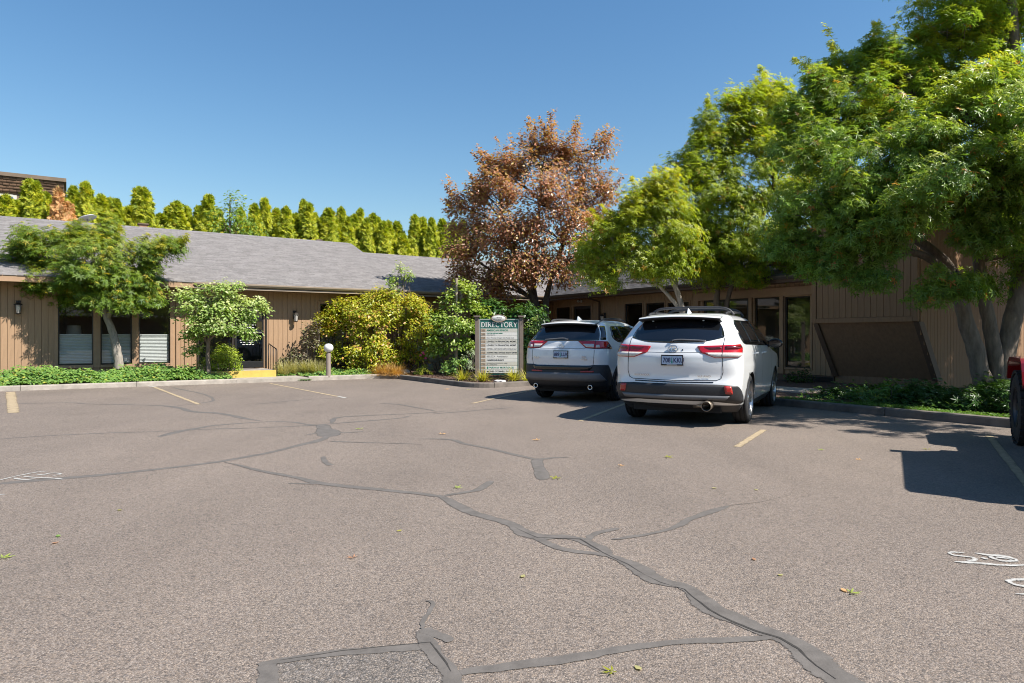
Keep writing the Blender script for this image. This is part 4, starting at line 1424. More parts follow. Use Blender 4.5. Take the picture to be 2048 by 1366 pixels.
d = 19.6
fy = HY + F * 1.18 / d
make_tree('small_tree', 'small tree with pale seed-tipped leaves standing behind the kerb', 'tree', foot(417, d, .12),
          [stem(d, [(418, fy), (417, 740), (415, 705), (419, 670), (430, 630), (440, 600)], .075, .03), stem(d, [(416, 690), (400, 650), (385, 615)], .035, .02), stem(d, [(418, 680), (455, 645), (485, 622)], .035, .02)],
          [lob(440, 600, d, 42, 30, 18), lob(395, 620, d, 38, 32, 16), lob(485, 618, d, 36, 26, 14), lob(430, 650, d - .2, 50, 32, 20), lob(383, 588, d, 24, 18, 8),
           lob(506, 608, d, 20, 12, 6), lob(475, 655, d - .2, 32, 28, 12), lob(398, 672, d, 24, 18, 7), lob(455, 575, d, 24, 14, 7), lob(395, 695, d, 12, 8, 3)],
          70, .27, 'leaf_pale', T_OVAL, .085, 'bark', tip_gain=1.7, inner=.2, limb_r=.03, up=.8)

d = 22.0
fy = HY + F * 1.2 / d
make_tree('staked_sapling', 'young upright tree with yellow-green leaves tied to a pale stake', 'tree', foot(911, d),
          [stem(d, [(911, fy), (912, 720), (911, 680), (914, 640), (920, 600), (930, 565)], .05, .015), stem(d, [(912, 700), (925, 685), (942, 670)], .025, .012), stem(d, [(912, 690), (895, 675), (880, 665)], .022, .012)],
          [lob(931, 578, d, 17, 20, 8), lob(908, 608, d, 24, 22, 11), lob(946, 612, d, 18, 20, 8), lob(903, 648, d - .2, 32, 26, 15), lob(884, 672, d, 24, 22, 9), lob(940, 648, d - .1, 26, 24, 11),
           lob(925, 688, d - .2, 28, 12, 8), lob(880, 695, d, 20, 14, 6), lob(958, 630, d, 10, 10, 4), lob(875, 640, d, 14, 14, 5)],
          55, .25, 'leaf_sapling', T_OVAL, .10, 'bark_pale', tip_gain=1.0, inner=.25, limb_r=.025)
sk = at(913.5, 700, d - .12)
stake = empty('tree_stake', (sk.x, sk.y, .08), 0, 'pale timber stake standing through the sapling crown', 'stake')
MB().bbox(-.032, .032, -.03, .03, 0, at(913, 557, d)[2] - .08, .006).build('pole', 'wood_stake', stake)
MB().lathe([(.055, 1.05), (.06, 1.07), (.055, 1.09)], 12).build('tie', 'black_metal', stake)

d = 24.6
fy = HY + F * 1.2 / d
make_tree('plum_tree', 'purple-leaved plum tree rising over the roof corner', 'tree', foot(1086, d),
          [stem(d, [(1086, fy), (1086, 690), (1078, 635), (1068, 600), (1052, 560), (1030, 515), (1010, 460)], .17, .05), stem(d, [(1088, fy), (1091, 660), (1091, 605), (1102, 555), (1125, 490), (1150, 420)], .15, .045),
           stem(d, [(1074, 615), (1066, 570), (1072, 490), (1080, 400), (1085, 340)], .11, .03, .5), stem(d, [(1068, 602), (1035, 575), (990, 545), (950, 520)], .09, .03)],
          [lob(1035, 335, d, 48, 42, 20), lob(1100, 325, d + .3, 50, 42, 20), lob(1165, 375, d, 45, 52, 20), lob(1000, 390, d - .4, 50, 48, 22), lob(1080, 395, d - .8, 75, 58, 32), lob(1178, 435, d, 46, 42, 18),
           lob(948, 450, d, 40, 46, 18), lob(1030, 465, d - 1, 75, 50, 30), lob(1120, 465, d - .8, 75, 48, 28), lob(940, 505, d - .3, 44, 34, 16), lob(1010, 525, d - .8, 68, 40, 26), lob(1095, 528, d - .7, 68, 36, 24),
           lob(1155, 505, d - .3, 45, 34, 14), lob(1202, 295, d, 15, 24, 6), lob(958, 385, d, 24, 26, 9), lob(935, 552, d, 38, 22, 11), lob(1140, 300, d, 24, 24, 8), lob(1060, 290, d, 18, 22, 6),
           lob(1205, 450, d, 26, 22, 8), lob(918, 410, d, 12, 16, 4), lob(1000, 570, d - .4, 50, 18, 12), lob(1215, 380, d, 16, 14, 5), lob(1100, 285, d, 12, 20, 4), lob(985, 340, d, 18, 16, 5)],
          135, .46, 'leaf_plum', T_DIAMOND, .118, 'bark_dark', tip_gain=.9, inner=.25, limb_r=.06, twig_r=.012, up=.5, flat=.95, shoots=150, shoot_len=.75)

d = 18.5
fy = HY + F * 1.2 / d
make_tree('lime_maple_tree', 'yellow-green maple with pale slanting trunks behind the parked cars', 'tree', foot(1376, d),
          [stem(d, [(1376, fy), (1374, 690), (1366, 622), (1354, 580), (1336, 540), (1310, 480)], .11, .04), stem(d, [(1368, 630), (1345, 600), (1318, 570), (1275, 540), (1230, 520)], .065, .025), stem(d, [(1352, 578), (1356, 520), (1350, 440)], .05, .02)],
          [lob(1200, 495, d + .6, 42, 40, 20), lob(1240, 475, d + .4, 40, 36, 18), lob(1185, 535, d + .6, 36, 22, 11), lob(1258, 522, d + .2, 48, 36, 20), lob(1308, 440, d, 42, 46, 20), lob(1300, 500, d - .3, 48, 42, 22),
           lob(1350, 405, d, 44, 42, 18), lob(1360, 470, d - .4, 50, 48, 22), lob(1335, 535, d - .4, 40, 26, 14), lob(1288, 398, d, 24, 24, 9), lob(1218, 452, d, 22, 18, 7), lob(1225, 565, d, 16, 10, 4), lob(1385, 530, d, 40, 28, 12), lob(1330, 372, d, 34, 34, 12), lob(1275, 430, d, 30, 30, 10)],
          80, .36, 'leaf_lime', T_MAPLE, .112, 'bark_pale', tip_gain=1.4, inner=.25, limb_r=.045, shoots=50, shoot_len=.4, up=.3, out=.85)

d = 19.5
fy = HY + F * 1.2 / d
make_tree('green_maple_tree', 'dense green maple with twin grey stems beside the glazed entrance', 'tree', foot(1447, d),
          [stem(d, [(1445, fy), (1443, 660), (1432, 605), (1436, 560), (1450, 490), (1470, 400)], .12, .05), stem(d, [(1446, fy), (1448, 650), (1456, 590), (1475, 540), (1510, 470), (1545, 380)], .09, .04)],
          [lob(1430, 325, d, 52, 50, 22), lob(1470, 395, d - .6, 66, 56, 28), lob(1420, 455, d - .5, 56, 48, 24), lob(1500, 265, d, 52, 48, 22), lob(1545, 335, d - .6, 66, 58, 28), lob(1490, 470, d - .9, 66, 50, 26),
           lob(1405, 530, d, 48, 28, 14), lob(1465, 545, d - .4, 58, 26, 18), lob(1560, 430, d - .8, 66, 58, 28), lob(1560, 520, d - .6, 60, 34, 20), lob(1400, 390, d, 32, 34, 11), lob(1455, 262, d, 26, 24, 8), lob(1550, 245, d, 45, 40, 16), lob(1610, 380, d, 60, 60, 20), lob(1620, 530, d - .5, 46, 26, 12), lob(1388, 330, d - .2, 40, 50, 16), lob(1412, 265, d, 40, 40, 14), lob(1470, 212, d, 42, 34, 13), lob(1530, 195, d + .3, 50, 36, 14), lob(1440, 505, d - .4, 60, 36, 20), lob(1382, 470, d, 46, 40, 14), lob(1590, 215, d + .3, 40, 36, 12)],
          80, .38, 'leaf_lime', T_MAPLE, .118, 'bark', tip_gain=.75, inner=.3, limb_r=.05, shoots=50, shoot_len=.4, up=.3, out=.85)

d = 12.0
fy = HY + F * 1.2 / d
make_tree('big_maple_tree', 'big spreading maple with several bent trunks beside the red off-roader', 'tree', foot(1985, d),
          [stem(d, [(1985, fy), (1968, 770), (1948, 690), (1926, 625), (1916, 570), (1885, 515), (1820, 470), (1740, 420)], .17, .06), stem(d, [(2000, fy), (1996, 750), (1982, 665), (1968, 595), (1958, 520), (1940, 400), (1900, 260)], .15, .05),
           stem(d, [(2005, fy), (2005, 745), (2024, 650), (2040, 555), (2052, 440), (2040, 300), (2030, 100), (2020, -60)], .18, .06), stem(d, [(1916, 570), (1860, 512), (1800, 500), (1730, 480)], .08, .04, -.5)],
          [lob(1640, 300, d - .3, 75, 64, 30), lob(1720, 225, d, 85, 64, 34), lob(1800, 150, d + .3, 88, 66, 34), lob(1895, 75, d + .3, 95, 76, 36), lob(2000, 30, d + .2, 95, 80, 34), lob(1650, 415, d - .4, 84, 66, 34),
           lob(1740, 360, d - .9, 92, 72, 38), lob(1725, 470, d - .8, 84, 52, 32), lob(1800, 420, d - 1.1, 64, 50, 26), lob(1845, 310, d - 1.0, 92, 78, 38), lob(1945, 215, d - .8, 104, 86, 40), lob(2035, 190, d - .8, 90, 90, 32),
           lob(1960, 345, d - 1.2, 92, 70, 26), lob(2050, 340, d - 1.2, 95, 95, 32), lob(2010, 450, d - .9, 80, 56, 28), lob(2080, 500, d - .5, 70, 60, 20), lob(1650, 530, d - .3, 56, 28, 16), lob(1600, 475, d, 52, 46, 20),
           lob(1740, 545, d - .6, 46, 18, 9), lob(1905, 560, d - .8, 40, 26, 9), lob(1870, 575, d - .7, 24, 14, 5), lob(1960, 560, d, 34, 24, 8), lob(1900, -70, d, 150, 80, 30), lob(2060, -90, d, 150, 80, 30), lob(2120, 260, d + .4, 70, 90, 18), 
           lob(1640, 205, d, 30, 22, 8), lob(1590, 240, d, 30, 30, 9), lob(1880, 400, d - .2, 70, 50, 22), lob(1690, 150, d + .2, 45, 38, 16), lob(1752, 108, d + .3, 46, 40, 16), lob(1640, 185, d, 42, 34, 14), lob(1800, 250, d + .6, 90, 80, 26), lob(1900, 160, d + .8, 100, 80, 26)] +
          [(Vector(q[:3]), (q[3], q[3], q[3] * .7), q[4]) for q in ((8.7, 9.2, 3.8, .95, 20), (8.3, 8.4, 3.6, .8, 14), (7.7, 9.4, 4.3, 1.0, 22), (8.4, 10.3, 3.7, .9, 18), (10.2, 10.6, 3.8, 1.1, 22), (11.2, 11.4, 4.2, 1.2, 24), (10.4, 11.8, 4.4, 1.0, 20), (11.8, 12.4, 3.8, 1.1, 22), (9.7, 11.2, 3.9, .9, 18))] + [lob(1872, 372, 10.0, 66, 44, 11)],  # crown lobes added mostly off-frame to shade the lot and bed
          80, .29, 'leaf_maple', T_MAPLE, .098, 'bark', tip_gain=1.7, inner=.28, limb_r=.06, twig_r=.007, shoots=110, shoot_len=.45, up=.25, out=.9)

make_tree('added_shade_maple', 'dense maple added past the red off-roader to shade the end wall', 'tree', (13.2, 13.4, .1),  # added off-frame to keep sun and sky off the end wall
          [[(Vector((13.2, 13.4, .05)), .2), (Vector((13.1, 13.5, 1.5)), .17), (Vector((13.0, 13.7, 3.2)), .10), (Vector((13.0, 13.9, 5.0)), .05)]],
          [(Vector(q[:3]), (q[3], q[3], q[3] * .75), q[4]) for q in ((11.3, 12.8, 4.6, 1.3, 24), (12.4, 13.6, 4.9, 1.5, 30), (11.8, 14.6, 5.2, 1.4, 26), (13.2, 14.8, 5.6, 1.5, 30), (13.8, 13.0, 6.2, 1.5, 28), (14.4, 14.8, 6.4, 1.5, 28), (12.8, 15.4, 6.6, 1.4, 26),
            (14.8, 16.2, 5.4, 1.5, 28), (11.6, 14.6, 3.9, 1.0, 18), (15.6, 14.4, 5.0, 1.5, 28), (16.4, 16.6, 6.2, 1.6, 28), (12.6, 12.4, 3.4, 1.1, 18), (15.0, 13.0, 4.0, 1.3, 22), (17.2, 15.4, 5.0, 1.5, 24), (11.0, 14.0, 6.0, 1.2, 20), (13.4, 15.6, 4.2, 1.3, 22))],
          50, .42, 'leaf_maple', T_MAPLE, .18, 'bark', tip_gain=1.0, inner=.4)

# ---- hedge of arborvitae beyond the roof --------------------------------------
def arbor_mesh(seed, n, hgt=7.6, mat='leaf_arbor'):
    global rng
    keep = rng
    rng = np.random.default_rng(seed)
    P, O, TP = [], [], []
    f = rng.random(n) ** .8
    z = hgt * (.36 + .64 * f)
    prof = 1.62 * np.clip((1 - (z / hgt)), 0, 1) ** .86 + .02
    a = rng.uniform(0, 2 * math.pi, n)
    lump = 1 + .16 * np.sin(a * 3 + z * 2.1 + seed) + .14 * np.sin(a * 7 - z * 5.3) + .10 * rng.normal(size=n)
    rad = prof * lump * np.where(rng.random(n) < .2, rng.uniform(.4, .9, n), 1.0)
    P = np.stack([rad * np.cos(a), rad * np.sin(a), z], 1)
    O = np.stack([np.cos(a), np.sin(a), .6 + 0 * a], 1)
    TP = np.clip((lump - .85) * 1.6 * rng.uniform(.4, 1.2, n), 0, 1)
    Nn = unit(O + .5 * rng.normal(size=(n, 3)))
    D = unit(np.stack([np.cos(a) * .6, np.sin(a) * .6, 1.0 + 0 * a], 1) + .35 * rng.normal(size=(n, 3)))
    V, T, k = leaf_arrays(P, Nn, D, rng.uniform(.20, .40, n), T_SPRAY)
    me = mesh_np('foliage', V, T, mat, np.repeat(TP, k))
    rng = keep
    return me
AV = [arbor_mesh(s, 3000) for s in (11, 12, 13, 14)]
trunk_me = MB().tube([(0, 0, -.1), (0, 0, 3.0), (0, 0, 6.5)], [.14, .10, .02], 7).mesh('trunk', 'bark_dark')
tops = [(12, 407), (31, 415), (59, 376), (71, 379), (92, 402), (147, 388), (172, 381), (203, 404), (220, 412), (233, 413), (255, 429), (277, 389), (288, 392), (323, 441), (340, 428), (353, 417), (374, 428), (397, 426), (417, 405), (436, 432),
        (481, 430), (509, 421), (530, 411), (553, 430), (572, 428), (590, 439), (607, 414), (617, 420), (630, 440), (644, 447), (658, 430), (670, 448), (682, 428), (695, 446), (709, 442), (720, 430), (733, 450), (746, 439), (755, 446), (767, 455),
        (777, 455), (794, 455), (806, 480), (829, 442), (845, 448), (864, 448), (885, 450), (-20, 400), (-50, 395), (905, 455), (925, 452)]
for i, (px, py) in enumerate(tops):
    t_ = 38.0 + (i % 3) * .9
    s_, z_ = onT(px, py, t_)
    r_ = empty('arborvitae', L(s_, t_, 0), rng.uniform(0, 6), 'green arborvitae cone in the hedge row beyond the grey roof', 'hedge tree', 'arborvitae hedge row behind the office wing')
    k = (z_ + .15) / 7.6
    wd = rng.uniform(.85, 1.15)
    r_.scale = (wd, wd, k)
    o = link('foliage', AV[i % 4], r_)
    o['kind'] = 'stuff'
    link('trunk', trunk_me, r_)
for px, py, wd, lb in ((116, 384, .75, 'browned dying arborvitae in front of the shingled building'), (136, 412, 1.0, 'squat rust-brown arborvitae at the ridge beside the dish')):
    s_, z_ = onT(px, py, 37.2)
    r_ = empty('brown_arborvitae', L(s_, 37.2, 0), 1.0, lb, 'hedge tree')
    r_.scale = (wd, wd, z_ / 7.6)
    o = link('foliage', arbor_mesh(21 + int(px), 1500, 7.6, 'leaf_brown'), r_)
    o['kind'] = 'stuff'
    link('trunk', trunk_me, r_)
d = 33.5
make_tree('birch_tree', 'loose blue-green tree poking out of the hedge row', 'tree', foot(462, d, 0),
          [stem(d, [(462, HY + F * H / d), (462, 600), (460, 500), (460, 400)], .14, .02)],
          [lob(458, 415, d, 18, 24, 8), lob(475, 440, d, 26, 20, 9), lob(448, 440, d, 24, 24, 9), lob(463, 470, d, 40, 26, 14), lob(440, 470, d, 26, 20, 8), lob(490, 465, d, 24, 18, 7), lob(470, 398, d, 8, 12, 3)],
          34, .5, 'leaf_green', T_DIAMOND, .16, 'bark', tip_gain=.3)

# ================================================================== SHRUBS AND PERENNIALS
def pr(px, d):            # metres for a pixel span at depth d
    return px * d / F
d = 20.7
shrub('box_bush', 'clipped rounded green bush beside the porch step', 'bush', [lob(437, 715, d, 36, 26, 34), lob(432, 740, d - .1, 36, 22, 22), lob(452, 732, d - .1, 28, 26, 18)], None, 0, 60, .17, 'leaf_box', T_OVAL, .05, ground=.12)
d = 22.6
shrub('purple_shrub', 'dusky purple-leaved shrub against the sunlit wall', 'bush', [lob(592, 708, d, 30, 24, 14, 22), lob(618, 685, d, 20, 36, 13, 16), lob(628, 655, d, 9, 20, 5, 8), lob(575, 722, d, 14, 14, 5), lob(622, 722, d, 24, 18, 8)], None, 0, 26, .20, 'leaf_purple', T_OVAL, .075, stems=5)
d = 23.3
shrub('heavenly_bamboo', 'large rounded yellow-green shrub flecked with orange tips', 'bush',
      [lob(690, 645, d, 46, 46, 26, 38), lob(745, 632, d - .3, 56, 44, 30, 44), lob(805, 642, d - .2, 52, 50, 28, 44), lob(680, 700, d - .2, 38, 38, 18, 34), lob(742, 692, d - .7, 58, 44, 28, 40), lob(812, 700, d - .5, 46, 40, 22, 36), lob(708, 612, d, 26, 22, 9), lob(762, 603, d, 34, 20, 11), lob(838, 640, d, 26, 38, 12), lob(660, 650, d, 18, 30, 8), lob(745, 722, d - .7, 50, 20, 14), lob(815, 605, d, 34, 22, 10)],
      None, 0, 95, .30, 'leaf_nandina', T_DIAMOND, .10, stems=6, tip_gain=1.0)
d = 23.9
shrub('leggy_shrub', 'thin pale leggy shoot standing up above the orange-tipped shrub', 'bush', [lob(800, 565, d, 16, 22, 7), lob(817, 548, d, 13, 10, 5), lob(782, 560, d, 12, 14, 4), lob(797, 540, d, 7, 12, 3), lob(800, 595, d, 12, 16, 4)], None, 0, 26, .20, 'leaf_sapling', T_OVAL, .085, stems=7, bark='bark')
d = 21.9
shrub('sage_mound', 'low olive green mound at the corner of the mulch bed', 'bush', at(848, 742, d), (pr(19, d), .28, pr(12, d)), 26, 46, .10, 'leaf_arbor', T_NARROW, .05)
d = 22.8
shrub('rose_bush', 'small rose bush with a few pink blooms', 'bush', [lob(850, 718, d, 16, 24, 12), lob(842, 700, d, 10, 14, 5)], None, 0, 26, .14, 'leaf_sage', T_OVAL, .06)
for px, py in ((841, 711), (848, 708), (851, 717), (846, 706)):
    c_ = at(px, py, d - .38)
    fl = MB()
    for k in range(7):
        a = k * .9
        fl.add([(0, 0, 0), (.035 * math.cos(a), .035 * math.sin(a), .012), (.05 * math.cos(a + .45), .05 * math.sin(a + .45), .03), (.035 * math.cos(a + .9), .035 * math.sin(a + .9), .012)], [(0, 1, 2, 3)])
    tag(fl.build('rose_bloom', 'pink_petal', None, c_, (R(60), 0, 0)), 'open pink rose bloom on the small rose bush', 'flower', 'pink rose blooms')
d = 22.4
shrub('lavender_clump', 'grey spiky lavender between the rose bush and the staked sapling', 'bush', [lob(875, 726, d, 16, 16, 14), lob(895, 726, d, 14, 15, 12)], None, 0, 34, .13, 'leaf_lavender', T_NARROW, .10, up=.1, out=.5)
d = 21.2
shrub('leafy_perennial', 'bushy green perennial at the foot of the staked sapling', 'bush', [lob(903, 736, d, 15, 16, 14), lob(920, 728, d, 12, 14, 9), lob(895, 742, d, 10, 10, 6)], None, 0, 36, .12, 'leaf_cover', T_OVAL, .06)
d = 21.4
shrub('silver_plant', 'silvery grey-leaved plant beside the left sign post', 'bush', [lob(938, 726, d, 13, 16, 12), lob(942, 710, d, 7, 10, 4)], None, 0, 34, .12, 'leaf_sage', T_OVAL, .05)
d = 23.4
shrub('hosta_plant', 'bright green leafy plant in the shade behind the staked sapling', 'bush', at(925, 708, d), (.35, .3, .3), 14, 26, .16, 'leaf_cover', T_OVAL, .11)
d = 22.6
shrub('rhododendron', 'broad dark glossy rhododendron behind the directory sign', 'bush',
      [lob(985, 645, d, 34, 36, 18, 36), lob(1030, 632, d, 42, 34, 22, 40), lob(1066, 645, d, 28, 34, 14, 34), lob(1000, 690, d - .2, 46, 40, 20, 40), lob(1050, 690, d - .2, 40, 40, 18, 40), lob(975, 615, d, 22, 14, 7)], None, 0, 42, .26, 'leaf_dark', T_OVAL, .13, tip_gain=.9)
d = 21.4
shrub('light_bush', 'light green small-leaved bush between the sign and the compact white car', 'bush', [lob(1070, 662, d, 20, 26, 14), lob(1066, 700, d, 20, 28, 12), lob(1090, 690, d, 22, 30, 12), lob(1062, 730, d, 14, 22, 8)], None, 0, 48, .18, 'leaf_pale', T_OVAL, .065, tip_gain=.7)
shr = [(1668, 778), (1715, 772), (1765, 785), (1800, 770), (1850, 790), (1895, 775), (1940, 800), (1985, 790), (2030, 805)]
lbs = ['dark shrub at the walkway end of the shaded bed', 'dark leafy shrub under the canted bay wall', 'sun-flecked shrub in front of the canted bay wall', 'low dark shrub tucked below the bay siding',
       'dark shrub in front of the sun-dappled end wall', 'fern-like dark shrub at the foot of the dappled wall', 'dark shrub in front of the bent maple trunk', 'dark shrub between the maple trunks and the kerb', 'dark shrub behind the knobbly truck tyre']
for i, (px, py) in enumerate(shr):
    k = (px - CX) / F
    d = (12.7 + (i % 2) * .8) / (cA * k + sA)
    shrub('shade_shrub', lbs[i], 'bush', [(at(px, 800, d) * 1.0, (.50, .42, .34), 20), (at(px + 12, 806, d - .25), (.42, .35, .26), 12)], None, 0, 30, .17, 'leaf_dark' if i != 2 else 'leaf_cover', T_OVAL if i % 2 else T_MAPLE, .085, stems=4)  # bed shade painted as darker leaves, sun flecks as the lighter leaf
k = (1590 - CX) / F
d = 16.3 / (cA * k + sA)
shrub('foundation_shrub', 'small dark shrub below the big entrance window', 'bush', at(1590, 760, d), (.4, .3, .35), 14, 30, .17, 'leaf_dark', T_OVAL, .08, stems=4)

def tuft(name, label, cat, px, d, n_, h, sp, w, mat, radius=.1, z=.1, lean=.6, group=None):
    p_ = at(px, 700, d)
    r_ = empty(name, (p_.x, p_.y, z), 0, label, cat, group)
    blades('blades', n_, h, sp, w, mat, r_, lean, radius)
    return r_
for px, d in ((568, 21.6), (592, 21.9), (618, 22.0), (636, 21.9)):
    tuft('feather_grass', 'straw-green fountain grass below the purple shrub', 'grass clump', px, d, 300, .50, .30, .010, 'blade_straw', .16, lean=.55, group='fountain grass below the purple shrub')
for px, d in ((757, 22.0), (776, 21.9), (794, 21.7)):
    tuft('orange_sedge', 'rust-orange sedge clump spilling over the kerb corner', 'grass clump', px, d, 420, .36, .40, .008, 'blade_orange', .12, lean=1.1, group='orange sedge clumps')
for px, py, lb in ((925, 761, 'yellow-green daylily clump left standing clear of the sign posts'), (966, 763, 'large yellow-green daylily clump hiding the foot of the sign panel'), (1028, 763, 'yellow-green daylily clump beside the bare sign post')):
    tuft('daylily', lb, 'plant', px, F * 1.2 / (py - HY), 120, .36, .28, .022, 'blade_yellow', .08, lean=.85)
tuft('daylily', 'straggly dry daylily between the sign post and the car', 'plant', 1056, 18.6, 70, .36, .3, .018, 'blade_yellow', .10, lean=.9)
tuft('daylily', 'tall thin daylily leaves behind the bare sign post', 'plant', 1051, 19.8, 60, .85, .25, .018, 'blade_yellow', .08, lean=.3)

# ground cover (nobody could count it)
def cover(name, label, regions, n_, size, mat, hmax, tmpl=T_OVAL):
    P = []
    while len(P) < n_:
        s0, s1, t0, t1, z0 = regions[rng.integers(len(regions))]
        s, t = rng.uniform(s0, s1), rng.uniform(t0, t1)
        e = min(1, (t - t0) / .25, (s1 - s) / .2 + .3)
        h = hmax * (.55 + .25 * math.sin(s * 2.3 + t) + .2 * math.sin(s * 5.1 - t * 3.3) + .12 * rng.normal()) * max(.35, e)
        q = L(s, t, z0 + max(.01, h * rng.uniform(.4, 1)))
        P.append(list(q))
    P = np.array(P)
    o = leaves(name, P, unit(rng.normal(size=(n_, 3)) + np.array([[.2, -.8, .3]])), size, tmpl, mat, None, np.clip(rng.normal(.2, .25, n_), 0, 1), up=1.0, out=.4, rnd=.5)
    tag(o, label, 'ground cover', kind='stuff')
    return o
cover('ground_cover', 'low leafy ground cover along the foot of the window wall', [(-8, -2, 20.68, 22.9, .12), (-2, 3.15, 20.68, 22.7, .12), (-2, 3.15, 20.68, 22.7, .12), (-2, 3.9, 20.68, 21.6, .12)], 30000, .080, 'leaf_cover', .40)
cover('ground_cover', 'low leafy ground cover between the globe lamp and the straw grass', [(5.45, 6.0, 21.9, 22.8, .1), (6.1, 8.6, 20.7, 22.2, .1)], 9000, .07, 'leaf_cover', .20)
cover('lawn_edge', 'narrow strip of bright grass behind the shaded kerb', [(11.5, 11.95, -5, 8.4, .1)], 15000, .06, 'blade_grass', .07, T_NARROW)
cover('weeds', 'small patch of grass weeds in the walkway joint', [(5.75, 6.1, 20.42, 20.72, .03)], 500, .05, 'blade_grass', .09, T_NARROW)
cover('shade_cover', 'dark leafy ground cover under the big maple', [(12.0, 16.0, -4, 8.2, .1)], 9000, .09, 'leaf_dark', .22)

# unseen trees added behind the camera for the windows to mirror
rt = make_tree('reflection_tree', 'unseen round-crowned tree added across the lot for the windows to mirror', 'tree', (10, -16, 0),
               [[(Vector((10, -16, 0)), .2), (Vector((10, -16, 1.5)), .16), (Vector((10.1, -16, 3.2)), .1)]],
               [(Vector((10, -16, 4.6)), (2.0, 2.0, 1.6), 40), (Vector((11.4, -15.4, 4.2)), (1.5, 1.5, 1.2), 26), (Vector((8.6, -16.4, 4.0)), (1.5, 1.5, 1.2), 26), (Vector((10, -16, 6.0)), (1.3, 1.3, 1.0), 20)],
               34, .55, 'leaf_green', T_DIAMOND, .22, 'bark', group='unseen trees added for window reflections')
for x, y in ((16, -12), (3, -19), (-6, -18), (-15, -16), (-24, -10), (-30, 2)):
    c_ = copy_tree(rt)
    c_.location = (x, y, 0)
    c_.rotation_euler = (0, 0, x * 1.3)

# unseen low building added behind the camera to darken the pane reflections
nb = empty('reflection_building', (0, -30, 0), 0, 'long low brown building added behind the camera for the panes to mirror', 'building')
MB().box(-45, 45, -12, 0, 0, 3.6).build('wall', 'siding_dark', nb)
MB().prism([(-13, 3.5), (1.0, 3.5), (-6, 6.2)], -46, 46, 'x').build('roof', 'shingle', nb)
for i in range(12):
    x = -40 + i * 7
    w_ = MB().box(x, x + 2.4, 0, .06, .8, 2.6).build('window', 'trim_dark', nb)
    MB().box(x + .1, x + 2.3, .061, .07, .9, 2.5).build('pane', 'car_glass', w_)

# ================================================================== VEHICLES
class Shape:
    """car skin as a stack of rounded outlines; x right, y forward, z up, origin on the ground under the rear axle"""
    def __init__(s, zr, yr, zw, w, zf, yf, rr=.22, bow=.12, rf=.30, taper_r=.03, taper_f=.06, wb=2.75):
        s.zr, s.yr_, s.zw, s.w_, s.zf, s.yf_ = zr, yr, zw, w, zf, yf
        s.rr, s.bow, s.rf, s.tr, s.tf, s.wb = rr, bow, rf, taper_r, taper_f, wb
    def yr(s, z): return float(np.interp(z, s.zr, s.yr_))
    def yf(s, z): return float(np.interp(z, s.zf, s.yf_))
    def W(s, z, y):
        w = float(np.interp(z, s.zw, s.w_))
        r = max(0, (.3 - y) / 1.3)
        f = max(0, (y - s.wb) / 1.0)
        flare = 0
        for yc in (0, s.wb):
            if z < .95:
                flare = max(flare, .016 * math.exp(-((y - yc) / .42) ** 2) * math.exp(-((z - .66) / .25) ** 2))
        return w * (1 - s.tr * r * r - s.tf * f * f) + flare
    def rear(s, u, z):
        sg = 1 if u >= 0 else -1
        a = abs(u)
        y0 = s.yr(z)
        ws = s.W(z, y0 + .35)
        rr = min(s.rr, ws * .8)
        a1 = ws - rr
        bw = s.bow
        if a <= a1:
            return Vector((sg * a, y0 + bw * (a / a1) ** 2 * .75, z))
        th = (a - a1) / rr
        th0 = math.atan(1.5 * bw / a1)           # keep the tangent at the end of the bow
        yb = y0 + bw * .75
        if th <= math.pi / 2:
            e = th
            return Vector((sg * (a1 + rr * math.sin(e)), yb + rr * (1 - math.cos(e)) + th0 * rr * math.sin(e) * (1 - e / (math.pi / 2)) * .8, z))
        y = yb + rr + (a - a1 - rr * math.pi / 2)
        return Vector((sg * s.W(z, y), y, z))
    def side(s, y, z, sg=1):
        return Vector((sg * s.W(z, y), y, z))
    def outline(s, z, n=(9, 8, 44, 7, 8)):
        y0 = s.yr(z)
        ws = s.W(z, y0 + .35)
        rr = min(s.rr, ws * .8)
        a1 = ws - rr
        pts = [s.rear(a1 * i / n[0], z) for i in range(n[0])]
        pts += [s.rear(a1 + rr * math.pi / 2 * i / n[1], z) for i in range(n[1])]
        ya = y0 + s.bow * .75 + rr
        yfz = s.yf(z)
        rf = min(s.rf, s.W(z, yfz - .3) * .8)
        yb = max(ya + .02, yfz - rf)
        pts += [s.side(ya + (yb - ya) * i / n[2], z) for i in range(n[2])]
        wf = s.W(z, yb)
        pts += [Vector((wf - rf + rf * math.cos(math.pi / 2 * i / n[3]), yb + rf * math.sin(math.pi / 2 * i / n[3]), z)) for i in range(n[3])]
        pts += [Vector(((wf - rf) * (1 - i / n[4]), yb + rf + .06 * (1 - (1 - i / n[4]) ** 2), z)) for i in range(n[4] + 1)]
        left = [Vector((-p.x, p.y, p.z)) for p in pts[1:-1]][::-1]
        return pts + left

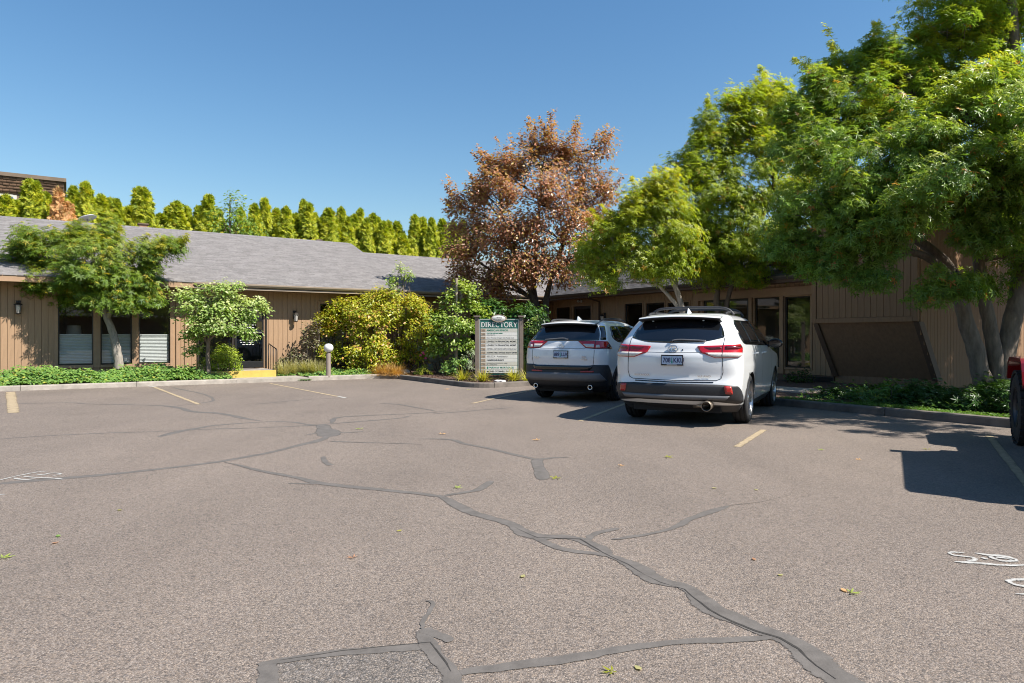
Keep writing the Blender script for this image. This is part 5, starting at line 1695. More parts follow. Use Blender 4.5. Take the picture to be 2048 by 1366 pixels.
def car_body(sh, zs, root, mat, wells, well_r, zblack, mblack='car_black', well_w=.34):
    mb = MB()
    rings = [sh.outline(z) for z in zs]
    n_ = len(rings[0])
    vs_ = [p for r_ in rings for p in r_]
    fs = [(i * n_ + j, i * n_ + (j + 1) % n_, (i + 1) * n_ + (j + 1) % n_, (i + 1) * n_ + j) for i in range(len(zs) - 1) for j in range(n_)]
    mb.add(vs_, fs, 0, True)
    half = n_ // 2
    def cap(b, sgn):
        out = []
        for j in range(half):
            a, b_, c, d_ = j, j + 1, n_ - j - 1, (n_ - j) % n_
            ids = []
            for q in (a, b_, c, d_):
                if b + q not in ids:
                    ids.append(b + q)
            if len(ids) >= 3:
                out.append(ids if sgn > 0 else ids[::-1])
        return out
    k = len(mb.v)
    for b in (0, (len(zs) - 1) * n_):
        for f in cap(b, 1):
            mb.f.append(f); mb.m.append(0); mb.sm.append(b > 0)
    me = mb.mesh('body', [mat, mblack, 'under'])
    for p in me.polygons:
        if p.center.z < zblack:
            p.material_index = 1
    ob = bpy.data.objects.new('tmp_body', me)
    COL.objects.link(ob)
    cu = MB()
    for yc in wells:
        for sg in (-1, 1):
            x0, x1 = (sh.W(.6, yc) - well_w, sh.W(.6, yc) + .3)
            cu2 = MB()
            prof = [(.001, x0), (well_r, x0), (well_r, x1), (.001, x1)]
            cu2.lathe(prof, 40, 'x', 2, (0, yc, well_r * .86 - .0), False)
            cu.add([(sg * v[0], v[1], v[2]) for v in cu2.v], cu2.f, 2)
    cme = cu.mesh('cut', [mat, mblack, 'under'])
    bm = bmesh.new(); bm.from_mesh(cme)
    bmesh.ops.remove_doubles(bm, verts=bm.verts, dist=.003)
    bmesh.ops.recalc_face_normals(bm, faces=bm.faces)
    bm.to_mesh(cme); bm.free()
    cob = bpy.data.objects.new('tmp_cut', cme)
    COL.objects.link(cob)
    md = ob.modifiers.new('b', 'BOOLEAN')
    md.object = cob
    md.operation = 'DIFFERENCE'
    md.solver = 'EXACT'
    md.use_self = True
    dg = bpy.context.evaluated_depsgraph_get()
    res = bpy.data.meshes.new_from_object(ob.evaluated_get(dg))
    res.name = 'body'
    bpy.data.objects.remove(ob); bpy.data.objects.remove(cob)
    return link('body', res, root)

def rounded(poly, r, n_=4):
    out = []
    k = len(poly)
    rs = r if hasattr(r, '__len__') else [r] * k
    for i in range(k):
        p, a, b = Vector(poly[i]), Vector(poly[i - 1]), Vector(poly[(i + 1) % k])
        da, db = (a - p), (b - p)
        rr = min(rs[i], da.length * .45, db.length * .45)
        if rr < 1e-4:
            out.append(tuple(p)); continue
        p0, p1 = p + da.normalized() * rr, p + db.normalized() * rr
        for j in range(n_ + 1):
            f = j / n_
            out.append(tuple(p0.lerp(p, f).lerp(p.lerp(p1, f), f)))
    return out

def patch(name, mp, poly, off, mat, parent, step=.05, depth=.02, mirror=False):
    """fit a flat outline (a,z) onto the skin: mp(a,z)->point; a rim closes it down to the body"""
    bm = bmesh.new()
    vs_ = [bm.verts.new((a, 0, z)) for a, z in poly]
    bm.faces.new(vs_)
    a0, a1 = min(p[0] for p in poly), max(p[0] for p in poly)
    z0, z1 = min(p[1] for p in poly), max(p[1] for p in poly)
    for k in range(1, int((a1 - a0) / step) + 1):
        bmesh.ops.bisect_plane(bm, geom=bm.verts[:] + bm.edges[:] + bm.faces[:], plane_co=(a0 + k * step, 0, 0), plane_no=(1, 0, 0))
    for k in range(1, int((z1 - z0) / step) + 1):
        bmesh.ops.bisect_plane(bm, geom=bm.verts[:] + bm.edges[:] + bm.faces[:], plane_co=(0, 0, z0 + k * step), plane_no=(0, 0, 1))
    nor = {}
    e = .004
    for v in bm.verts:
        a, z = v.co.x, v.co.z
        da = mp(a + e, z) - mp(a - e, z)
        dz = mp(a, z + e) - mp(a, z - e)
        nn = da.cross(dz)
        nn.normalize()
        nor[v.index] = nn
    bm.verts.index_update()
    nl = []
    for v in bm.verts:
        a, z = v.co.x, v.co.z
        da = mp(a + e, z) - mp(a - e, z)
        dz = mp(a, z + e) - mp(a, z - e)
        nn = da.cross(dz).normalized()
        p = mp(a, z)
        c = Vector((0, 1.2, .8))
        if nn.dot(p - c) < 0:
            nn = -nn
        nl.append((v, p + nn * off, nn))
    for v, p, nn in nl:
        v.co = p
    nm = {v: nn for v, p, nn in nl}
    for f in bm.faces:
        f.smooth = True
    be = [ed for ed in bm.edges if ed.is_boundary]
    ex = bmesh.ops.extrude_edge_only(bm, edges=be)
    newv = [g for g in ex['geom'] if isinstance(g, bmesh.types.BMVert)]
    src = {}
    for ed in be:
        for v in ed.verts:
            src[v] = nm[v]
    for v in newv:
        o = min(src, key=lambda q: (q.co - v.co).length_squared)
        v.co = v.co - src[o] * (off + depth)
    bmesh.ops.recalc_face_normals(bm, faces=bm.faces)
    me = bpy.data.meshes.new(name)
    bm.to_mesh(me); bm.free()
    me.materials.append(M[mat])
    return link(name, me, parent)

def line_patch(mp, pts, w, off, mat, name, parent, step=.04):
    """thin strip following a polyline on the skin"""
    P = resample([Vector((a, 0, z)) for a, z in pts], step)
    mb = MB()
    vs_ = []
    for i, p in enumerate(P):
        d_ = (P[min(i + 1, len(P) - 1)] - P[max(i - 1, 0)]).normalized()
        nx, nz = -d_.z * w / 2, d_.x * w / 2
        for sgn in (1, -1):
            a, z = p.x + sgn * nx, p.z + sgn * nz
            q = mp(a, z)
            e = .004
            nn = (mp(a + e, z) - mp(a - e, z)).cross(mp(a, z + e) - mp(a, z - e)).normalized()
            if nn.dot(q - Vector((0, 1.2, .8))) < 0:
                nn = -nn
            vs_.append(q + nn * off)
    mb.add(vs_, [(2 * i, 2 * i + 1, 2 * i + 3, 2 * i + 2) for i in range(len(P) - 1)])
    return mb.build(name, mat, parent)

def wheel(root, x, y, r, w, rim_r, sg, rim_mat='alloy', spokes=5, lugs=False, double=True):
    """sg: outward side"""
    t = empty('wheel', (x, y, r), 0)
    t.parent = root
    h = w / 2
    prof = [(rim_r, -h * .85), (rim_r + .02, -h * .98), (r * .86, -h), (r * .96, -h * .86), (r * .99, -h * .62), (r * .975, -h * .60), (r * .975, -h * .54), (r, -h * .52), (r, -h * .06), (r * .978, -h * .05), (r * .978, h * .05), (r, h * .06),
            (r, h * .52), (r * .975, h * .54), (r * .975, h * .60), (r * .99, h * .62), (r * .96, h * .86), (r * .86, h), (rim_r + .02, h * .98), (rim_r, h * .85)]
    tm = MB().lathe(prof, 48, 'x', 0, (0, 0, 0), True)
    if lugs:
        for k in range(30):
            a = 2 * math.pi * k / 30
            for row, (xa, xb) in enumerate(((-h * 1.02, -h * .60), (-h * .50, -h * .08), (h * .04, h * .46), (h * .58, h * 1.02))):
                aa = a + (row % 2) * .10
                c_, s_ = math.cos(aa), math.sin(aa)
                tx, ty = -s_, c_
                lv = []
                for rad in (r * .95, r * 1.025):
                    for X in (xa, xb):
                        for q in (-.034, .034):
                            lv.append((X, rad * c_ + tx * q, rad * s_ + ty * q))
                tm.add(lv, [(0, 1, 3, 2), (4, 6, 7, 5), (0, 4, 5, 1), (1, 5, 7, 3), (3, 7, 6, 2), (2, 6, 4, 0)])
    tm.build('tyre', 'tyre', t)
    rm = MB()
    rm.lathe([(rim_r, -h * .85), (rim_r - .015, -h * .8), (rim_r - .03, 0), (rim_r - .025, sg * h * .7), (rim_r - .005, sg * h * .86), (rim_r + .006, sg * h * .93), (rim_r + .004, sg * h * .98)], 40, 'x')
    xo, xi = sg * h * .72, sg * h * .30
    for k in range(spokes):
        a0 = 2 * math.pi * k / spokes
        for da in ((-.13, .13) if double else (0,)):
            aa, ab = a0 + da * .5, a0 + da * 1.5
            def pt_(rad, ang, off, X):
                return (X, rad * math.cos(ang) - off * math.sin(ang), rad * math.sin(ang) + off * math.cos(ang))
            w0, w1 = (.022, .026) if double else (.040, .048)
            vv = [pt_(.05, aa, -w0, xo), pt_(.05, aa, w0, xo), pt_(rim_r - .012, ab, w1, xo + sg * .012), pt_(rim_r - .012, ab, -w1, xo + sg * .012)]
            vv += [(xi, v[1], v[2]) for v in vv]
            rm.add(vv, [(0, 1, 2, 3), (4, 7, 6, 5), (0, 4, 5, 1), (1, 5, 6, 2), (2, 6, 7, 3), (3, 7, 4, 0)])
    rm.lathe([(.001, xo + sg * .006), (.05, xo + sg * .004), (.062, xo - sg * .01), (.062, xi)], 20, 'x')
    rm.build('rim', rim_mat, t)
    MB().lathe([(.001, sg * h * .1), (rim_r - .03, sg * h * .1)], 30, 'x').build('brake_disc', 'alloy_dark', t)
    return t

def emblem(parent, c, w, h, tilt):
    e = MB()
    def ring(cx, cz, rx, rz_, th):
        e.tube([(cx + rx * math.cos(2 * math.pi * i / 28), 0, cz + rz_ * math.sin(2 * math.pi * i / 28)) for i in range(29)], th, 6, caps=False)
    ring(0, 0, w / 2, h / 2, w * .055)
    ring(0, h * .0, w * .13, h * .46, w * .045)
    ring(0, h * .20, w * .36, h * .22, w * .045)
    return e.build('emblem', 'chrome', parent, c, (tilt, 0, 0))

def plate(parent, c, tilt, txt, rot_z=0):
    f = MB()
    f.bbox(-.162, .162, -.014, .004, -.078, .078, .006)
    fo = f.build('licence_plate', 'car_gloss_black', parent, c, (tilt, 0, rot_z))
    MB().box(-.150, .150, -.0165, -.0142, -.060, .060).build('plate_face', 'plate_blue', fo)
    tr_ = MB()
    for k in range(4):
        z0 = -.046 + k * .022
        w = .017 - k * .003
        tr_.add([(-w, -.0172, z0), (w, -.0172, z0), (0, -.0172, z0 + .034)], [(0, 1, 2)])
    tr_.build('fir_tree_mark', 'plate_tree', fo)
    a, b = txt.split()
    text_mesh(a, .098, 'plate_ink', fo, (-.018, -.0185, -.004), (R(90), 0, 0), 'plate_number', 'RIGHT', xs=.80, extrude=.001, bold=.0015)
    text_mesh(b, .098, 'plate_ink', fo, (.020, -.0185, -.004), (R(90), 0, 0), 'plate_number', 'LEFT', xs=.80, extrude=.001, bold=.0015)
    MB().box(-.075, .075, -.0165, -.0142, -.074, -.065).build('frame_lettering', 'paper', fo)
    return fo

def bar(pts, r, name, mat, parent, n_=10):
    return MB().tube(smooth_path([Vector(p) for p in pts], 2), r, n_).build(name, mat, parent)

def underbody(root, wb, w, rear, front):
    u = MB()
    u.box(-w + .30, w - .30, rear, front, .20, .42)
    u.tube([(-w + .12, 0, .34), (w - .12, 0, .34)], .05, 8)
    u.tube([(-w + .12, wb, .34), (w - .12, wb, .34)], .04, 8)
    u.build('underbody', 'under', root)

# ---- three-row white SUV -----------------------------------------------------------
def three_row():
    HX, HYY, HA = 2.80, 10.86, 28.0
    r = empty('white_suv', (HX, HYY, 0), R(-HA), 'big white three-row SUV with dark roof crossbars and chrome tailpipe', 'car')
    sh = Shape(zr=[.20, .34, .40, .50, .60, .66, .72, .90, 1.05, 1.09, 1.20, 1.24, 1.42, 1.58, 1.63, 1.66, 1.685, 1.695],
               yr=[-.70, -.90, -.965, -.985, -.985, -.965, -.945, -.955, -.945, -.915, -.885, -.86, -.70, -.54, -.46, -.36, -.10, .30],
               zw=[.20, .32, .45, .60, .85, 1.02, 1.14, 1.22, 1.42, 1.56, 1.61, 1.65, 1.68, 1.695],
               w=[.84, .92, .945, .955, .968, .962, .935, .905, .815, .735, .70, .63, .50, .28],
               zf=[.20, .36, .55, .75, .92, 1.0, 1.06, 1.12, 1.30, 1.48, 1.58, 1.63, 1.66, 1.685, 1.695],
               yf=[3.55, 3.72, 3.76, 3.74, 3.62, 3.35, 2.85, 2.52, 2.20, 1.86, 1.62, 1.42, 1.22, .98, .70], rr=.24, bow=.13, wb=2.79)
    zs = [.20, .26, .32, .36, .40, .45, .50, .55, .60, .66, .72, .78, .85, .90, .95, 1.0, 1.05, 1.09, 1.14, 1.20, 1.24, 1.28, 1.32, 1.37, 1.42, 1.47, 1.52, 1.56, 1.58, 1.61, 1.63, 1.65, 1.66, 1.67, 1.68, 1.687, 1.692, 1.695]
    car_body(sh, zs, r, 'car_white', (0, 2.79), .415, .335)
    for y in (0, 2.79):
        for sg in (-1, 1):
            wheel(r, sg * .835, y, .375, .235, .262, sg, 'alloy', 5)
    underbody(r, 2.79, .95, -.75, 3.3)
    rear = sh.rear
    rg_ = rounded([(-.70, 1.30), (-.66, 1.42), (-.55, 1.575), (.55, 1.575), (.66, 1.42), (.70, 1.30), (.45, 1.235), (0, 1.215), (-.45, 1.235)], [.03, .1, .06, .06, .1, .03, .3, .4, .3])
    g = patch('rear_window', rear, rg_, .004, 'car_glass', r, .06)
    # spoiler lip over the glass
    sp = MB()
    xs_ = np.linspace(-.62, .62, 17)
    vs_ = []
    for x in xs_:
        f = (abs(x) / .62) ** 2
        bk = -.70 + .10 * f
        zt_, k = 1.635 - .03 * f, 0
        vs_ += [(x, -.36 + .06 * f, 1.662 - .035 * f), (x, bk + .06, zt_), (x, bk, zt_ - .022), (x, bk + .02, zt_ - .045), (x, -.46 + .05 * f, 1.57 - .03 * f)]
    m5 = 5
    sp.add(vs_, [(i * m5 + j, i * m5 + j + 1, (i + 1) * m5 + j + 1, (i + 1) * m5 + j) for i in range(16) for j in range(4)], 0, True)
    spo = sp.build('roof_spoiler', ['car_white', 'car_black'], r)
    for p in spo.data.polygons:
        if p.normal.z < -.25:
            p.material_index = 1
    MB().box(-.16, .16, -.668, -.655, 1.585, 1.597).build('brake_light', 'lamp_dark_red', r)
    for x in (-.38, .38):
        MB().box(x - .012, x + .012, -.63, -.60, 1.545, 1.556).build('spoiler_clip', 'aluminium', spo)
    for sg in (-1, 1):
        mpm = (lambda a, z, sg=sg: rear(sg * a, z))
        lamp = patch('tail_lamp', mpm, rounded([(.34, 1.172), (.69, 1.185), (.98, 1.20), (1.04, 1.15), (1.0, 1.045), (.93, 1.012), (.60, 1.005), (.50, 1.045), (.40, 1.075)], .02), .014, 'lamp_red', r, .04)
        patch('clear_lens', mpm, rounded([(.46, 1.072), (1.005, 1.075), (.985, 1.045), (.93, 1.018), (.605, 1.012), (.52, 1.045)], .012), .018, 'lamp_clear', lamp, .04)
        patch('dark_lens', mpm, rounded([(.44, 1.155), (.67, 1.163), (.67, 1.128), (.52, 1.120)], .01), .018, 'lamp_dark_red', lamp, .04)
        patch('dark_lens', mpm, rounded([(.72, 1.170), (1.0, 1.180), (1.0, 1.15), (.90, 1.125), (.72, 1.122)], .01), .018, 'lamp_dark_red', lamp, .04)
        line_patch(mpm, [(.69, 1.19), (.69, 1.0)], .008, .021, 'car_gloss_black', 'lamp_seam', lamp)
        patch('reflector', mpm, rounded([(.72, .605), (.82, .60), (.84, .49), (.74, .495)], .012), .020, 'reflector', r, .04)
    # hatch shut line
    hl = [(-.70, 1.29), (-.70, 1.0), (-.705, .80), (-.68, .71), (-.62, .682), (0, .672), (.62, .682), (.68, .71), (.705, .80), (.70, 1.0), (.70, 1.29)]
    line_patch(rear, hl, .009, .003, 'car_gloss_black', 'hatch_gap', r)
    line_patch(rear, [(-.42, 1.083), (0, 1.078), (.42, 1.083)], .006, .003, 'car_grey', 'hatch_crease', r)
    line_patch(rear, [(-.58, .655), (0, .647), (.58, .655)], .016, .004, 'car_gloss_black', 'bumper_gap', r)
    ins = patch('bumper_insert', rear, rounded([(-.93, .605), (-.60, .625), (.60, .625), (.93, .605), (1.06, .50), (1.16, .43), (1.18, .36), (.92, .345), (.55, .385), (-.55, .385), (-.92, .345), (-1.18, .36), (-1.16, .43), (-1.06, .50)], .03), .008, 'car_black', r, .06, .03)
    patch('bumper_lip', rear, rounded([(-.80, .465), (.80, .465), (.74, .405), (-.74, .405)], .02), .022, 'car_grey', ins, .06, .015)
    emblem(r, rear(0, 1.135) + Vector((0, -.014, 0)), .145, .10, R(-8))
    plate(r, rear(0, .968) + Vector((0, -.012, 0)), R(-2), '708 KKU')
    MB().lathe([(0, -.008), (.012, -.006), (.012, 0), (0, 0)], 10, 'y').build('camera_lens', 'car_gloss_black', r, rear(.14, 1.12))
    text_mesh('HIGHLANDER', .042, 'chrome', r, rear(-.60, .745) + Vector((0, -.022, 0)), (R(90), 0, R(-12)), 'badge', 'LEFT', xs=1.0)
    text_mesh('XLE AWD', .042, 'chrome', r, rear(.36, .74) + Vector((0, -.012, 0)), (R(90), 0, R(10)), 'badge', 'LEFT', xs=1.0)
    # wiper
    wv = [rear(-.03, 1.25) + Vector((0, -.02, 0)), rear(.05, 1.272) + Vector((0, -.035, 0)), rear(.30, 1.262) + Vector((0, -.035, 0)), rear(.46, 1.252) + Vector((0, -.03, 0))]
    wo = bar(wv, [.016] * 0 or .011, 'rear_wiper', 'car_grey', r)
    MB().lathe([(.0, -.04), (.024, -.035), (.026, 0), (0, 0)], 12, 'y').build('wiper_pivot', 'car_gloss_black', wo, rear(-.03, 1.248))
    # exhaust
    ex = MB().lathe([(.062, -.14), (.068, -.15), (.074, -.14), (.070, .12), (.062, .12)], 24, 'y').build('tailpipe', 'steel_dull', r, (.50, -.86, .325), (R(4), 0, 0))
    MB().tube([(.0, .02, .0), (-.10, .0, -.02), (-.22, .05, -.03)], .03, 8).build('exhaust_bend', 'steel_dull', ex)
    # side glass, seams, handles, mirrors
    for sg in (-1, 1):
        ms = (lambda y, z, sg=sg: sh.side(y, z, sg))
        patch('window_band', ms, rounded([(-.40, 1.30), (-.33, 1.50), (-.18, 1.565), (1.35, 1.58), (1.62, 1.55), (2.36, 1.17), (2.30, 1.155), (-.20, 1.195), (-.34, 1.22)], [.05, .08, .08, .2, .2, .02, .02, .06, .06]), .003, 'car_gloss_black', r, .08, .01)
        for q in (rounded([(-.36, 1.30), (-.29, 1.49), (-.16, 1.55), (.24, 1.555), (.32, 1.215), (-.18, 1.215), (-.30, 1.235)], .04), rounded([(.29, 1.556), (1.10, 1.563), (1.14, 1.20), (.38, 1.213)], .03), rounded([(1.17, 1.563), (1.60, 1.535), (2.18, 1.20), (1.22, 1.198)], .03)):
            patch('side_window', ms, q, .006, 'car_glass', r, .08, .006)
        for yy in (.33, 1.16, 2.22):
            line_patch(ms, [(yy, 1.19), (yy + (.02 if yy > .4 else -.02), .9), (yy if yy > .4 else .52, .36)], .007, .003, 'car_gloss_black', 'door_gap', r)
        for yy in (.48, 1.34):
            p = sh.side(yy + .08, 1.05, sg)
            bar([p + Vector((sg * .0, -.10, 0)), p + Vector((sg * .035, -.07, .004)), p + Vector((sg * .035, .07, .004)), p + Vector((0, .10, 0))], .012, 'door_handle', 'car_white', r)
        mr = MB()
        bm = bmesh.new()
        bmesh.ops.create_icosphere(bm, subdivisions=3, radius=1)
        for v in bm.verts:
            v.co = Vector((v.co.x * .13, (v.co.y if v.co.y > -.35 else -.35) * .09, v.co.z * .085))
        me = bpy.data.meshes.new('mirror'); bm.to_mesh(me); bm.free()
        for p in me.polygons: p.use_smooth = True
        me.materials.append(M['car_gloss_black'])
        mo = link('mirror', me, r, (sg * 1.06, 2.02, 1.20))
        gm = MB().lathe([(.001, -.034), (.105, -.034)], 24, 'y')
        gm.v = [(x, y, z * .66) for x, y, z in gm.v]
        gm.build('mirror_glass', 'car_glass', mo)
        MB().tube([(-sg * .17, .02, -.05), (-sg * .05, .02, -.03)], .025, 8).build('mirror_arm', 'car_black', mo)
        # roof rails
        ra = bar([(sg * .60, -.10, 1.66), (sg * .61, .05, 1.70), (sg * .61, 1.2, 1.715), (sg * .60, 1.45, 1.67)], .017, 'roof_rail', 'car_black', r)
    for yy in (.25, 1.10):
        bar([(-.66, yy, 1.66), (-.60, yy, 1.735), (-.50, yy, 1.775), (-.2, yy, 1.785), (.2, yy, 1.785), (.50, yy, 1.775), (.60, yy, 1.735), (.66, yy, 1.66)], .021, 'roof_crossbar', 'car_black', r)
    fin = MB()
    fin.add([(-.012, -.02, 1.685), (.012, -.02, 1.685), (.03, .16, 1.685), (-.03, .16, 1.685), (0, .0, 1.765), (0, .05, 1.765)], [(0, 1, 4), (1, 2, 5, 4), (2, 3, 5), (3, 0, 4, 5)])
    fin.build('antenna_fin', 'car_white', r)
    hl_ = sh.outline(.80)
    for sg in (-1, 1):
        MB().bbox(-.16, .16, -.02, .03, -.06, .06, .02).build('headlight', 'lamp_clear', r, (sg * .66, 3.62, .82), (0, 0, R(180 - sg * 25)))
    return r
three_row()

# ---- compact white crossover -----------------------------------------------------------
def crossover():
    r = empty('white_crossover', (1.43, 14.5, 0), R(-29), 'smaller white crossover with grey skid plate and twin tailpipes', 'car')
    sh = Shape(zr=[.20, .30, .40, .48, .58, .64, .75, .90, 1.07, 1.10, 1.22, 1.25, 1.42, 1.56, 1.60, 1.64, 1.67, 1.68],
               yr=[-.66, -.84, -.93, -.955, -.955, -.935, -.925, -.935, -.92, -.89, -.855, -.83, -.68, -.54, -.48, -.36, -.10, .30],
               zw=[.20, .30, .45, .62, .85, 1.02, 1.14, 1.22, 1.42, 1.55, 1.60, 1.64, 1.665, 1.68],
               w=[.80, .87, .905, .918, .928, .922, .900, .872, .785, .71, .675, .60, .48, .26],
               zf=[.20, .36, .55, .75, .92, 1.0, 1.06, 1.12, 1.30, 1.46, 1.56, 1.61, 1.64, 1.665, 1.68],
               yf=[3.36, 3.55, 3.61, 3.60, 3.50, 3.25, 2.72, 2.38, 2.06, 1.75, 1.52, 1.32, 1.12, .9, .6], rr=.23, bow=.11, wb=2.69)
    zs = [.20, .25, .30, .36, .40, .44, .48, .53, .58, .64, .70, .75, .80, .85, .90, .95, 1.0, 1.04, 1.07, 1.10, 1.14, 1.18, 1.22, 1.25, 1.30, 1.36, 1.42, 1.47, 1.52, 1.55, 1.58, 1.60, 1.62, 1.64, 1.655, 1.665, 1.673, 1.678, 1.68]
    car_body(sh, zs, r, 'car_white', (0, 2.69), .40, .43)
    for y in (0, 2.69):
        for sg in (-1, 1):
            wheel(r, sg * .80, y, .355, .225, .24, sg, 'alloy', 5)
    underbody(r, 2.69, .90, -.72, 3.2)
    rear = sh.rear
    patch('rear_window', rear, rounded([(-.74, 1.245), (-.70, 1.40), (-.58, 1.565), (.58, 1.565), (.70, 1.40), (.74, 1.245), (.42, 1.232), (-.42, 1.232)], [.02, .1, .05, .05, .1, .02, .1, .1]), .004, 'car_glass', r, .06)
    sp = MB()
    vs_ = []
    for x in np.linspace(-.60, .60, 17):
        f = (abs(x) / .60) ** 2
        bk = -.70 + .08 * f
        zt_ = 1.615 - .03 * f
        vs_ += [(x, -.34 + .06 * f, 1.648 - .035 * f), (x, bk + .06, zt_), (x, bk, zt_ - .02), (x, bk + .02, zt_ - .045), (x, -.46 + .05 * f, 1.55 - .03 * f)]
    sp.add(vs_, [(i * 5 + j, i * 5 + j + 1, (i + 1) * 5 + j + 1, (i + 1) * 5 + j) for i in range(16) for j in range(4)], 0, True)
    spo = sp.build('roof_spoiler', ['car_white', 'car_black'], r)
    for p in spo.data.polygons:
        if p.normal.z < -.25:
            p.material_index = 1
    MB().box(-.13, .13, -.655, -.64, 1.572, 1.584).build('brake_light', 'lamp_dark_red', r)
    for sg in (-1, 1):
        mpm = (lambda a, z, sg=sg: rear(sg * a, z))
        lamp = patch('tail_lamp', mpm, rounded([(.34, 1.222), (.68, 1.225), (.93, 1.225), (1.16, 1.085), (.68, 1.085), (.50, 1.098)], .015), .014, 'lamp_red', r, .04)
        patch('clear_lens', mpm, rounded([(.44, 1.168), (.66, 1.168), (.66, 1.092), (.52, 1.104)], .012), .019, 'lamp_clear', lamp, .04)
        patch('dark_lens', mpm, rounded([(.98, 1.175), (1.14, 1.092), (.90, 1.092), (.93, 1.14)], .01), .019, 'car_gloss_black', lamp, .04)
        patch('clear_lens', mpm, rounded([(.70, 1.15), (.76, 1.15), (.78, 1.092), (.70, 1.092)], .008), .019, 'lamp_clear', lamp, .04)
        line_patch(mpm, [(.68, 1.23), (.68, 1.08)], .008, .022, 'car_gloss_black', 'lamp_seam', lamp)
        line_patch(mpm, [(.34, 1.228), (.51, 1.092), (.68, 1.078), (1.16, 1.078)], .012, .006, 'car_gloss_black', 'lamp_surround', lamp)
        patch('reflector', mpm, rounded([(.42, .634), (.68, .640), (.68, .612), (.42, .608)], .006), .024, 'reflector', r, .04)
        # dark floating pillar between hatch glass and quarter panel
        patch('dark_pillar', mpm, rounded([(.755, 1.25), (.72, 1.40), (.62, 1.54), (.76, 1.53), (.84, 1.40), (.90, 1.25)], .02), .004, 'car_gloss_black', r, .06)
    line_patch(rear, [(-.68, 1.22), (-.68, 1.0), (-.675, .85), (-.66, .76)], .009, .003, 'car_gloss_black', 'hatch_gap', r)
    line_patch(rear, [(.68, 1.22), (.68, 1.0), (.675, .85), (.66, .76)], .009, .003, 'car_gloss_black', 'hatch_gap', r)
    line_patch(rear, [(-.50, 1.083), (0, 1.078), (.50, 1.083)], .007, .003, 'car_grey', 'hatch_crease', r)
    cl = patch('bumper_cladding', rear, rounded([(-.98, .76), (-.66, .76), (-.58, .745), (.58, .745), (.66, .76), (.98, .76), (1.16, .60), (1.24, .50), (1.24, .36), (.95, .30), (-.95, .30), (-1.24, .36), (-1.24, .50), (-1.16, .60)], .03), .008, 'car_black', r, .06, .03)
    patch('bumper_step', rear, rounded([(-.66, .735), (.66, .735), (.60, .650), (-.60, .650)], .03), .020, 'car_gloss_black', cl, .06, .01)
    patch('skid_plate', rear, rounded([(-.80, .590), (.80, .590), (.94, .45), (.70, .44), (-.70, .44), (-.94, .45)], .02), .026, 'car_grey', cl, .06, .015)
    emblem(r, rear(0, 1.13) + Vector((0, -.014, 0)), .105, .075, R(-8))
    plate(r, rear(0, .962) + Vector((0, -.012, 0)), R(-2), '889 LUK')
    text_mesh('RAV4', .055, 'chrome', r, rear(-.62, .895) + Vector((0, -.03, 0)), (R(90), 0, R(-12)), 'badge', 'LEFT')
    text_mesh('XLE', .055, 'chrome', r, rear(.44, .915) + Vector((0, -.016, 0)), (R(90), 0, R(11)), 'badge', 'LEFT')
    text_mesh('HYBRID', .034, 'chrome', r, rear(.44, .865) + Vector((0, -.016, 0)), (R(90), 0, R(11)), 'badge', 'LEFT')
    wo = bar([rear(.12, 1.262) + Vector((0, -.04, 0)), rear(.02, 1.288) + Vector((0, -.04, 0)), rear(-.2, 1.272) + Vector((0, -.035, 0)), rear(-.40, 1.256) + Vector((0, -.03, 0))], .014, 'rear_wiper', 'car_grey', r)
    for x in (-.60, .60):
        ex = MB().lathe([(.034, -.06), (.045, -.07), (.052, -.06), (.048, .10), (.034, .10)], 20, 'y').build('tailpipe', 'chrome', r, (x, -.86 + .06, .315))
    for sg in (-1, 1):
        ms = (lambda y, z, sg=sg: sh.side(y, z, sg))
        patch('window_band', ms, rounded([(-.26, 1.32), (-.12, 1.53), (1.25, 1.56), (1.52, 1.53), (2.26, 1.15), (2.20, 1.135), (-.02, 1.20), (-.20, 1.26)], [.05, .08, .2, .2, .02, .02, .06, .06]), .003, 'car_gloss_black', r, .08, .01)
        for q in (rounded([(-.22, 1.32), (-.10, 1.51), (.20, 1.53), (.27, 1.215), (.0, 1.22), (-.16, 1.27)], .03), rounded([(.25, 1.535), (1.02, 1.545), (1.06, 1.19), (.32, 1.21)], .03), rounded([(1.09, 1.545), (1.50, 1.515), (2.08, 1.185), (1.13, 1.19)], .03)):
            patch('side_window', ms, q, .006, 'car_glass', r, .08, .006)
        for yy in (.28, 1.07, 2.12):
            line_patch(ms, [(yy, 1.19), (yy + (.02 if yy > .4 else -.02), .9), (yy if yy > .4 else .48, .45)], .007, .003, 'car_gloss_black', 'door_gap', r)
        for yc in (0, 2.69):
            arcp = [(yc + .455 * math.cos(R(a)), .345 + .455 * math.sin(R(a))) for a in range(-10, 191, 12)]
            inn = [(yc + .388 * math.cos(R(a)), .345 + .388 * math.sin(R(a))) for a in range(190, -11, -12)]
            patch('wheel_arch_trim', ms, arcp + inn, .012, 'car_black', r, .2, .02)
        for yy in (.40, 1.22):
            p = sh.side(yy + .08, 1.02, sg)
            bar([p + Vector((0, -.10, 0)), p + Vector((sg * .035, -.07, .004)), p + Vector((sg * .035, .07, .004)), p + Vector((0, .10, 0))], .012, 'door_handle', 'car_white', r)
        bm = bmesh.new()
        bmesh.ops.create_icosphere(bm, subdivisions=3, radius=1)
        for v in bm.verts:
            v.co = Vector((v.co.x * .12, (v.co.y if v.co.y > -.35 else -.35) * .085, v.co.z * .08))
        me = bpy.data.meshes.new('mirror'); bm.to_mesh(me); bm.free()
        for p in me.polygons: p.use_smooth = True
        me.materials.append(M['car_white'])
        mo = link('mirror', me, r, (sg * 1.02, 1.92, 1.17))
